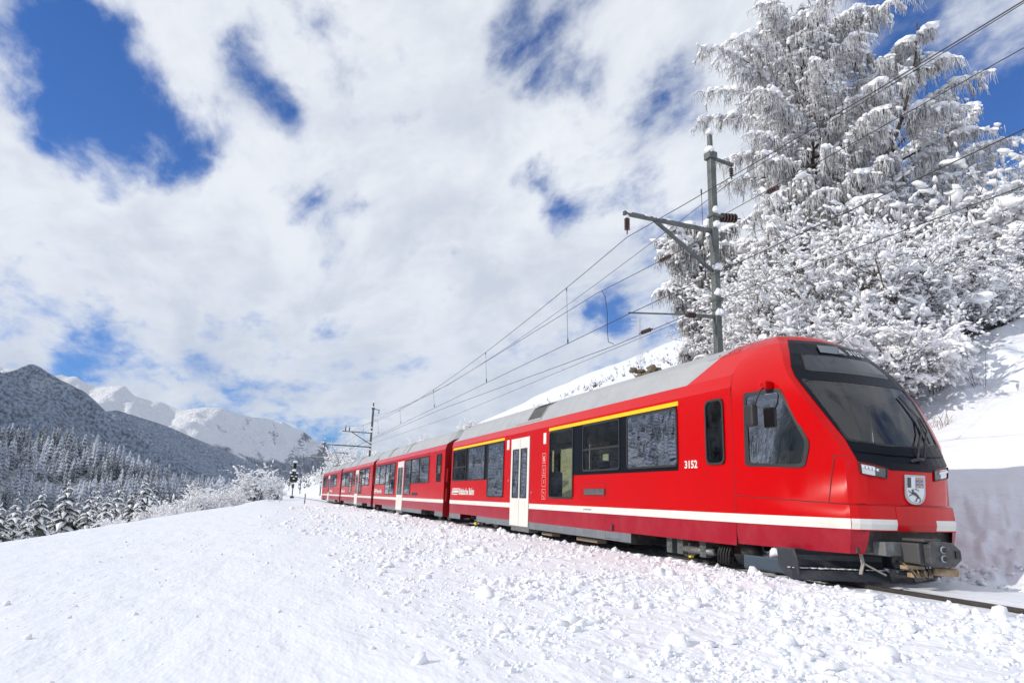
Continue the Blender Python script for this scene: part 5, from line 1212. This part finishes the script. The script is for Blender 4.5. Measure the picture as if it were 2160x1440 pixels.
firs = [(20, 1078, 95, 10, 2, 'small pointed conifer at the left edge above the field'), (42, 1040, 105, 13, 0, 'conifer second from the left edge behind the field'), (93, 1030, 92, 13, 1, 'broad snow covered conifer with sweeping boughs near the left edge'),
 (148, 1013, 98, 15, 1, 'tall broad conifer with heavy snow between two slimmer ones'), (130, 1035, 120, 12, 2, 'dim slim conifer tucked behind the tall broad one'), (172, 1037, 100, 12, 0, 'slim conifer just right of the tall broad one'),
 (197, 1024, 96, 13, 2, 'conifer with an umbrella shaped snowy top'), (213, 1022, 112, 13, 0, 'narrow dark conifer behind the umbrella topped one'), (232, 1038, 92, 10, 1, 'round topped conifer half buried in snow'),
 (256, 1008, 104, 14, 0, 'dark pointed conifer with a thin spire, left of the dense pair'), (280, 1034, 100, 11, 1, 'low broad conifer between the two spires'), (309, 1004, 100, 15, 1, 'tallest dark conifer of the dense pair above the field'),
 (328, 1018, 104, 13, 0, 'right hand partner of the tallest dark conifer'), (353, 1036, 118, 10, 2, 'small lone conifer with a snow cap right of the dense pair'), (6, 1060, 84, 10, 1, 'conifer cut by the left edge of the photo'),
 (66, 1055, 84, 9, 2, 'small conifer in front of the sweeping boughs near the left edge'), (298, 1048, 92, 8, 1, 'small bowed conifer heaped with snow in front of the dense pair')]
for k, (px, yt, R, H, pr, lb) in enumerate(firs):
    x, y, z = top_place(px, yt, R, H); copy_tree(cp_[pr], (x, y, z), k*1.7, H/10, lb)
# pale leafless larches and bushes along the field edge
G3 = 'frosted bushes along the edge of the field'
fp = [shrub_proto('frosted_bush', 'x', 'bush', 51, 3.2, 8, 1.1, 3, .04, 2, G3, frac=.75), shrub_proto('frosted_bush', 'x', 'bush', 52, 4.2, 6, .7, 3, .045, 2, G3, frac=.75)]
bl = [(548, 985, 96, 6.4, 1, 'large frosted tree standing alone at the field edge left of the signal'), (566, 1000, 104, 4.8, 1, 'frosted tree leaning against the large lone one'), (522, 1018, 98, 4.0, 0, 'low frosted bush at the left foot of the large lone tree'),
 (500, 1036, 92, 3.0, 0, 'low frosted bush between the lone tree and the grey thicket'), (478, 1030, 100, 3.6, 1, 'grey frosted bush in the middle of the field edge thicket'), (452, 1036, 90, 3.6, 0, 'wide grey frosted bush of the field edge thicket'),
 (430, 1040, 84, 3.6, 1, 'frosted bush below the pale larch'), (405, 1032, 88, 5.2, 1, 'tall frosted bush beside the pale larch'), (382, 1046, 82, 4.2, 0, 'brownish frosted bush left of the pale larch'),
 (360, 1058, 76, 3.4, 0, 'brownish frosted bush right of the dark conifers'), (340, 1072, 70, 2.6, 0, 'small frosted bush by the snow edge under the dark conifers'), (312, 1076, 66, 2.6, 1, 'small brown frosted bush under the tallest dark conifer'),
 (262, 1086, 60, 2.6, 0, 'round frosted bush in front of the dark spire'), (240, 1092, 58, 2.2, 0, 'dome shaped frosted bush at the snow edge'), (385, 1072, 72, 1.8, 0, 'tiny frosted bush at the snow edge'), (418, 1066, 78, 1.6, 0, 'tiny frosted bush where the snow edge bends'),
]
for k, (px, yt, R, H, pr, lb) in enumerate(bl):
    x, y, z = top_place(px, yt, R, H*1.0); h0 = (3.6, 4.9)[pr]; copy_tree(fp[pr], (x, y, z), k*2.1, H/h0, lb)
x, y, z = top_place(420, 1008, 120, 8); lp = copy_tree(cp_[2], (x, y, z), 1, .8, 'pale pointed larch rising from the grey thicket at the field edge')
# bushes and trees behind the train and on the far slope
bh = [(728, 942, 130, 7.5, 1, 'large frosted tree behind the pantograph'), (752, 948, 122, 7, 1, 'frosted tree left of the second mast'), (708, 965, 118, 4, 0, 'frosted bush behind the tail car roof'), (776, 950, 120, 6, 0, 'frosted tree right behind the second mast'),
 (690, 985, 150, 4, 0, 'small frosted bush at the foot of the far slope'), (884, 925, 150, 5, 1, 'small snowy tree on the skyline above the second car'), (897, 918, 155, 5, 1, 'snowy tree on the skyline above the second car, the taller of two'), (912, 924, 150, 4, 0, 'snowy bush on the skyline right of the two small trees'),
 (985, 885, 150, 4, 0, 'thin twiggy bush on the skyline above the gap between the front cars'), (1008, 884, 150, 4, 0, 'second thin twiggy bush on the skyline above the front cars')]
for k, (px, yt, R, H, pr, lb) in enumerate(bh):
    x, y, z = top_place(px, yt, R, H); h0 = (3.6, 4.9)[pr]; c = copy_tree(fp[pr], (x, y, min(z, gz(x, y)+.5)), k*1.3, H/h0, lb); c['group'] = 'frosted trees behind the train'
for p in (pA, pB, pC, *cp_, *fp):      # the first of each kind stands on the hill too
    pass
# shrubs on the distant hillside and far slope, each a mass one cannot count
def low_bush_mass(name, n, xr, yr, smin, smax, seed, zone):
    r = np.random.default_rng(seed); X = r.uniform(*xr, n*6); Y = r.uniform(*yr, n*6); k = zone(X, Y, r); X, Y = X[k][:n], Y[k][:n]; n = len(X); m_ = 8
    S = r.uniform(smin, smax, n); Z = base_h(X, Y); a = r.uniform(0, 6.28, (n, m_)); t = r.uniform(.15, .9, (n, m_))
    P0 = np.stack([np.repeat(X, m_), np.repeat(Y, m_), np.repeat(Z, m_)-.1], 1); d = np.stack([np.cos(a)*t, np.sin(a)*t, np.ones_like(a)], -1).reshape(-1, 3); P1 = P0 + d*np.repeat(S, m_)[:, None]*r.uniform(.5, 1, (n*m_, 1))
    V, F = tubes_np(P0, P1, np.full(len(P0), .05)*np.repeat(S, m_), np.full(len(P0), .025)*np.repeat(S, m_), 3)
    C_ = P0+(P1-P0)*r.uniform(.4, 1, (n*m_, 1)); s = np.repeat(S, m_)*.10
    V2, F2 = snow_np(C_, P1-P0, s*1.4, s*.8, s*.7, seed)
    o = np_mesh(name, np.vstack([V, V2]), [F.astype(np.int64), (F2+len(V)).astype(np.int64)], [twigm, snowp], mi=np.concatenate([np.zeros(len(F)), np.ones(len(F2))])); tag(o, kind='stuff')
low_bush_mass('hillside_scrub', 760, (45, 260), (70, 420), .8, 2.2, 3, lambda X, Y, r: (fbm(X*.02, Y*.02+X*.01, 4, 77) + r.normal(0, .06, len(X)) > .0))
low_bush_mass('far_slope_scrub', 200, (-20, 40), (190, 420), 1.2, 3.2, 4, lambda X, Y, r: (X > np.interp(Y, [150, 200, 300, 500], [14, 14, -6, -60])) & (fbm(X*.03, Y*.03, 4, 78) + r.normal(0, .08, len(X)) > .0))
# brown rock showing behind the roof of the front car
x, y = place(1385, 62); rk = MB()
for k in range(14):
    q = random.Random(k); rk.lump((x+q.uniform(-2.5, 2.5), y+q.uniform(-1, 1), gz(x, y)+1.3+q.uniform(-.6, .9)), q.uniform(.3, .6), .5, q.uniform(.2, .45), 0, k, 2, .3)
o = rk.build('rock', mat('brown_rock', (.20, .155, .10), .9, var=(2.5, (.10, .08, .06), .4, .7), bump=(6, .8, .1)), None); o['label'] = 'brown rock outcrop showing above the grey roof of the front car'; o['category'] = 'rock'
# lattice mast on the hill
x, y = place(1352, 210); zb = gz(x, y)-2; _, t = az_el(1352, 668); zt = EYE.z+t*210
lm = tag(empty('lattice_mast', (x, y, zb)), 'faint lattice power mast on the snowy hill left of the big trees', 'mast')
m = MB(); n = 9
for sx_, sy_ in ((-1, -1), (1, -1), (1, 1), (-1, 1)): m.bar((x+sx_*1.0, y+sy_*1.0, zb), (x+sx_*.25, y+sy_*.25, zt), .09, .09)
for k in range(n):
    t0, t1 = k/n, (k+1)/n; w0, w1 = 1-.75*t0, 1-.75*t1; z0_, z1_ = zb+(zt-zb)*t0, zb+(zt-zb)*t1
    for a, b in (((-1, -1), (1, -1)), ((1, -1), (1, 1)), ((1, 1), (-1, 1)), ((-1, 1), (-1, -1))): m.bar((x+a[0]*w0, y+a[1]*w0, z0_), (x+b[0]*w1, y+b[1]*w1, z1_), .05, .05); m.bar((x+b[0]*w0, y+b[1]*w0, z0_), (x+a[0]*w1, y+a[1]*w1, z1_), .05, .05)
frm = mat('frosted_steel', (.6, .62, .65), .6); m.build('tower', frm, lm)
for q in (.84, .90, .96):
    m = MB(); z_ = zb+(zt-zb)*q; m.bar((x-2.2, y+1.2, z_), (x+2.2, y-1.2, z_), .12, .2); m.build('cross_arm', frm, lm)

# ------------------------------------------------------------------ forest on the hill across the side valley
def far_tree(seed, layers=5, n=6):
    r = np.random.default_rng(seed); V = []; F = []; mi = []
    for k in range(layers):
        h0 = .08+.86*k/layers; rad = .17*(1-h0)**.8+.012; top = h0+.30*(1-h0*.6); b = len(V); V.append((0, 0, min(top, 1)))
        for i in range(n):
            a = 6.283*(i+r.uniform(-.3, .3))/n; q = rad*(1.2 if i % 2 else .62)*r.uniform(.85, 1.15); V.append((math.cos(a)*q, math.sin(a)*q, h0-(.035 if i % 2 else -.03)))
        for i in range(n): F.append((b, b+1+i, b+1+(i+1) % n)); mi.append(0)
    return np.array(V), np.array(F)
ftm = bpy.data.materials.new('frosted_conifer'); ftm.use_nodes = True
def _ft():
    nt = ftm.node_tree; N = nt.nodes; L = nt.links; b = N['Principled BSDF']; b.inputs['Roughness'].default_value = .8
    tc = N.new('ShaderNodeTexCoord'); g = N.new('ShaderNodeNewGeometry')
    n = N.new('ShaderNodeTexNoise'); n.inputs['Scale'].default_value = .9; n.inputs['Detail'].default_value = 3; L.new(g.outputs['Position'], n.inputs['Vector'])
    n2 = N.new('ShaderNodeTexNoise'); n2.inputs['Scale'].default_value = .03; n2.inputs['Detail'].default_value = 2; L.new(g.outputs['Position'], n2.inputs['Vector'])
    a = N.new('ShaderNodeMath'); a.operation = 'ADD'; L.new(n.outputs[0], a.inputs[0]); L.new(n2.outputs[0], a.inputs[1])
    r = N.new('ShaderNodeMapRange'); r.inputs[1].default_value = .76; r.inputs[2].default_value = 1.06; L.new(a.outputs[0], r.inputs[0])
    m = N.new('ShaderNodeMix'); m.data_type = 'RGBA'; m.inputs[6].default_value = (.045, .058, .060, 1); m.inputs[7].default_value = (.52, .56, .64, 1); L.new(r.outputs[0], m.inputs[0]); L.new(m.outputs[2], b.inputs['Base Color'])
_ft()
def scatter_on(VG, n, seed, hmin, hmax, rowmax=1.0):
    r = np.random.default_rng(seed); nr, nc, _ = VG.shape
    u = 5 + r.uniform(0, 1, n)*(nr-7)*rowmax; v = r.uniform(0, nc-1.001, n); i, j = u.astype(int), v.astype(int); fu, fv = (u-i)[:, None], (v-j)[:, None]
    P = (VG[i, j]*(1-fu)+VG[i+1, j]*fu)*(1-fv) + (VG[i, j+1]*(1-fu)+VG[i+1, j+1]*fu)*fv
    return P, r.uniform(hmin, hmax, n)
protos = [far_tree(k) for k in range(4)]
def joined_trees(name, P, Hh, seed):
    r = np.random.default_rng(seed); VV = []; FF = []; off = 0
    pick = r.integers(0, 4, len(P))
    for t in range(4):
        k = pick == t; tv, tf = protos[t]; p = P[k]; h = Hh[k]; a = r.uniform(0, 6.28, len(p)); ca, sa = np.cos(a)[:, None], np.sin(a)[:, None]; w = r.uniform(.8, 1.25, len(p))[:, None]*h[:, None]
        x = (tv[None, :, 0]*ca-tv[None, :, 1]*sa)*w; y = (tv[None, :, 0]*sa+tv[None, :, 1]*ca)*w; z = tv[None, :, 2]*h[:, None]
        VV.append((np.stack([x, y, z], -1)+p[:, None]).reshape(-1, 3)); FF.append((tf[None]+(np.arange(len(p))*len(tv))[:, None, None]).reshape(-1, 3)+off); off += len(p)*len(tv)
    o = np_mesh(name, np.vstack(VV), np.vstack(FF).astype(np.int64), [ftm]); tag(o, kind='stuff'); return o
P, Hh = scatter_on(VA, 9500, 61, 13, 24); P[:, 2] -= 1
vis = np.hypot(P[:, 0], P[:, 1]); azs = np.degrees(np.arctan2(P[:, 0], P[:, 1]))
infr = (azs > -16.5) & (azs < 1) & (P[:, 2]+Hh > EYE.z - vis*.055); cand = np.flatnonzero(infr); cand = cand[np.argsort(-(Hh/vis)[cand])][:290]
ind = np.zeros(len(P), bool); ind[cand] = True
joined_trees('forest', P[~ind], Hh[~ind], 62)
meshes = []
for t in range(4):
    me = bpy.data.meshes.new('forest_tree'); tv, tf = protos[t]; me.from_pydata([tuple(v) for v in tv], [], [tuple(int(i) for i in f) for f in tf]); me.materials.append(ftm); meshes.append(me)
rt = random.Random(4)
for k in cand:
    o = bpy.data.objects.new('forest_conifer', meshes[rt.randrange(4)]); COL.objects.link(o); h = float(Hh[k])
    o.location = P[k]; o.scale = (h*rt.uniform(.85, 1.2),)*2+(h,); o.rotation_euler = (0, 0, rt.uniform(0, 6.28))
    tag(o, 'frosted conifer in the close set forest on the hill at the left', 'tree', 'conifers of the hillside forest')
P2, H2 = scatter_on(VA2, 900, 71, 12, 20); joined_trees('spur_forest', P2, H2, 72)
# stand the originals of the copied plants on the slope as well
for p, px, R, s, lb in ((pA, 1720, 24, .8, 'snow laden bush in front of the larch trunk'), (pB, 1765, 24.5, .85, 'snow laden bush just right of the foot of the larch'), (pC, 1860, 20.6, .8, 'low snow laden bush touching the skyline of the red nose')):
    x, y = place(px, R); p.location = (x, y, gz(x, y)); p.scale = (s, s, s); p['label'] = lb
for p, (px, yt, R, H), lb in zip(cp_, ((78, 1062, 110, 9), (222, 1045, 118, 9), (342, 1045, 112, 8)), ('dim conifer seen between two brighter ones at the left', 'dim conifer behind the round topped one', 'short conifer filling the gap right of the dense pair')):
    x, y, z = top_place(px, yt, R, H); p.location = (x, y, z); p.scale = (H/10,)*3; p['label'] = lb
for p, (px, yt, R, H), lb in zip(fp, ((466, 1048, 84, 2.6), (440, 1024, 96, 5)), ('low frosted bush at the front of the grey thicket', 'upright frosted bush at the back of the grey thicket')):
    h0 = 3.6 if p is fp[0] else 4.9; x, y, z = top_place(px, yt, R, H); p.location = (x, y, z); p.scale = (H/h0,)*3; p['label'] = lb
# bare twigs on the bank and grass stalks on the field edge
def stalks(name, label, cat, x, y, n, h, seed, sp=.25, mt=None):
    z = gz(x, y); r = random.Random(seed); o = tag(empty(name, (x, y, z)), label, cat)
    m = MB()
    for k in range(n):
        a = r.uniform(0, 6.28); t = r.uniform(.05, .7); q = r.uniform(0, sp); b = Vector((x+math.cos(a)*q, y+math.sin(a)*q, z-.1)); hh = h*r.uniform(.5, 1); d = Vector((math.cos(a)*t, math.sin(a)*t, 1)).normalized()
        m.tube([b, b+d*hh*.5, b+d*hh+Vector((r.gauss(0, .08)*h, r.gauss(0, .08)*h, 0))], [.006, .005, .003], 4)
    m.build('stems', mt or twigm, o); return o
x, y = place(1985, 20.3); stalks('bare_sapling', 'thin bare stems sticking out of the snow bank right of the nose', 'bush', x, y, 9, 2.4, 1)
x, y = place(2095, 20.0); stalks('bare_sapling', 'few bare twigs poking from the snow near the right edge', 'bush', x, y, 6, 1.2, 2)
x, y = place(1998, 18.6); stalks('dry_bramble', 'small rusty brown bramble on the snow bank', 'plant', x, y, 16, .45, 3, .18, mat('dry_brown', (.22, .10, .05), .8))
x, y = 2.4, 88; stalks('dry_grass', 'dry grass stalks by the green grey cable box', 'plant', x, y, 26, 1.1, 5, 1.2)
x, y = 1.6, 74; stalks('dry_grass', 'sparse dry grass stalks at the lower field edge', 'plant', x, y, 18, .9, 6, 1.2)

# ------------------------------------------------------------------ air
hz = bpy.data.materials.new('haze'); hz.use_nodes = True; nt = hz.node_tree; nt.nodes.clear()
o_ = nt.nodes.new('ShaderNodeOutputMaterial'); v_ = nt.nodes.new('ShaderNodeVolumePrincipled'); v_.inputs['Density'].default_value = HAZE; v_.inputs['Color'].default_value = (.62, .76, 1.0, 1)
nt.links.new(v_.outputs[0], o_.inputs['Volume'])
m = MB(); m.box((-17000, -3000, -173), (17000, 17500, 3300)); o = m.build('haze', [hz]); tag(o, kind='stuff')
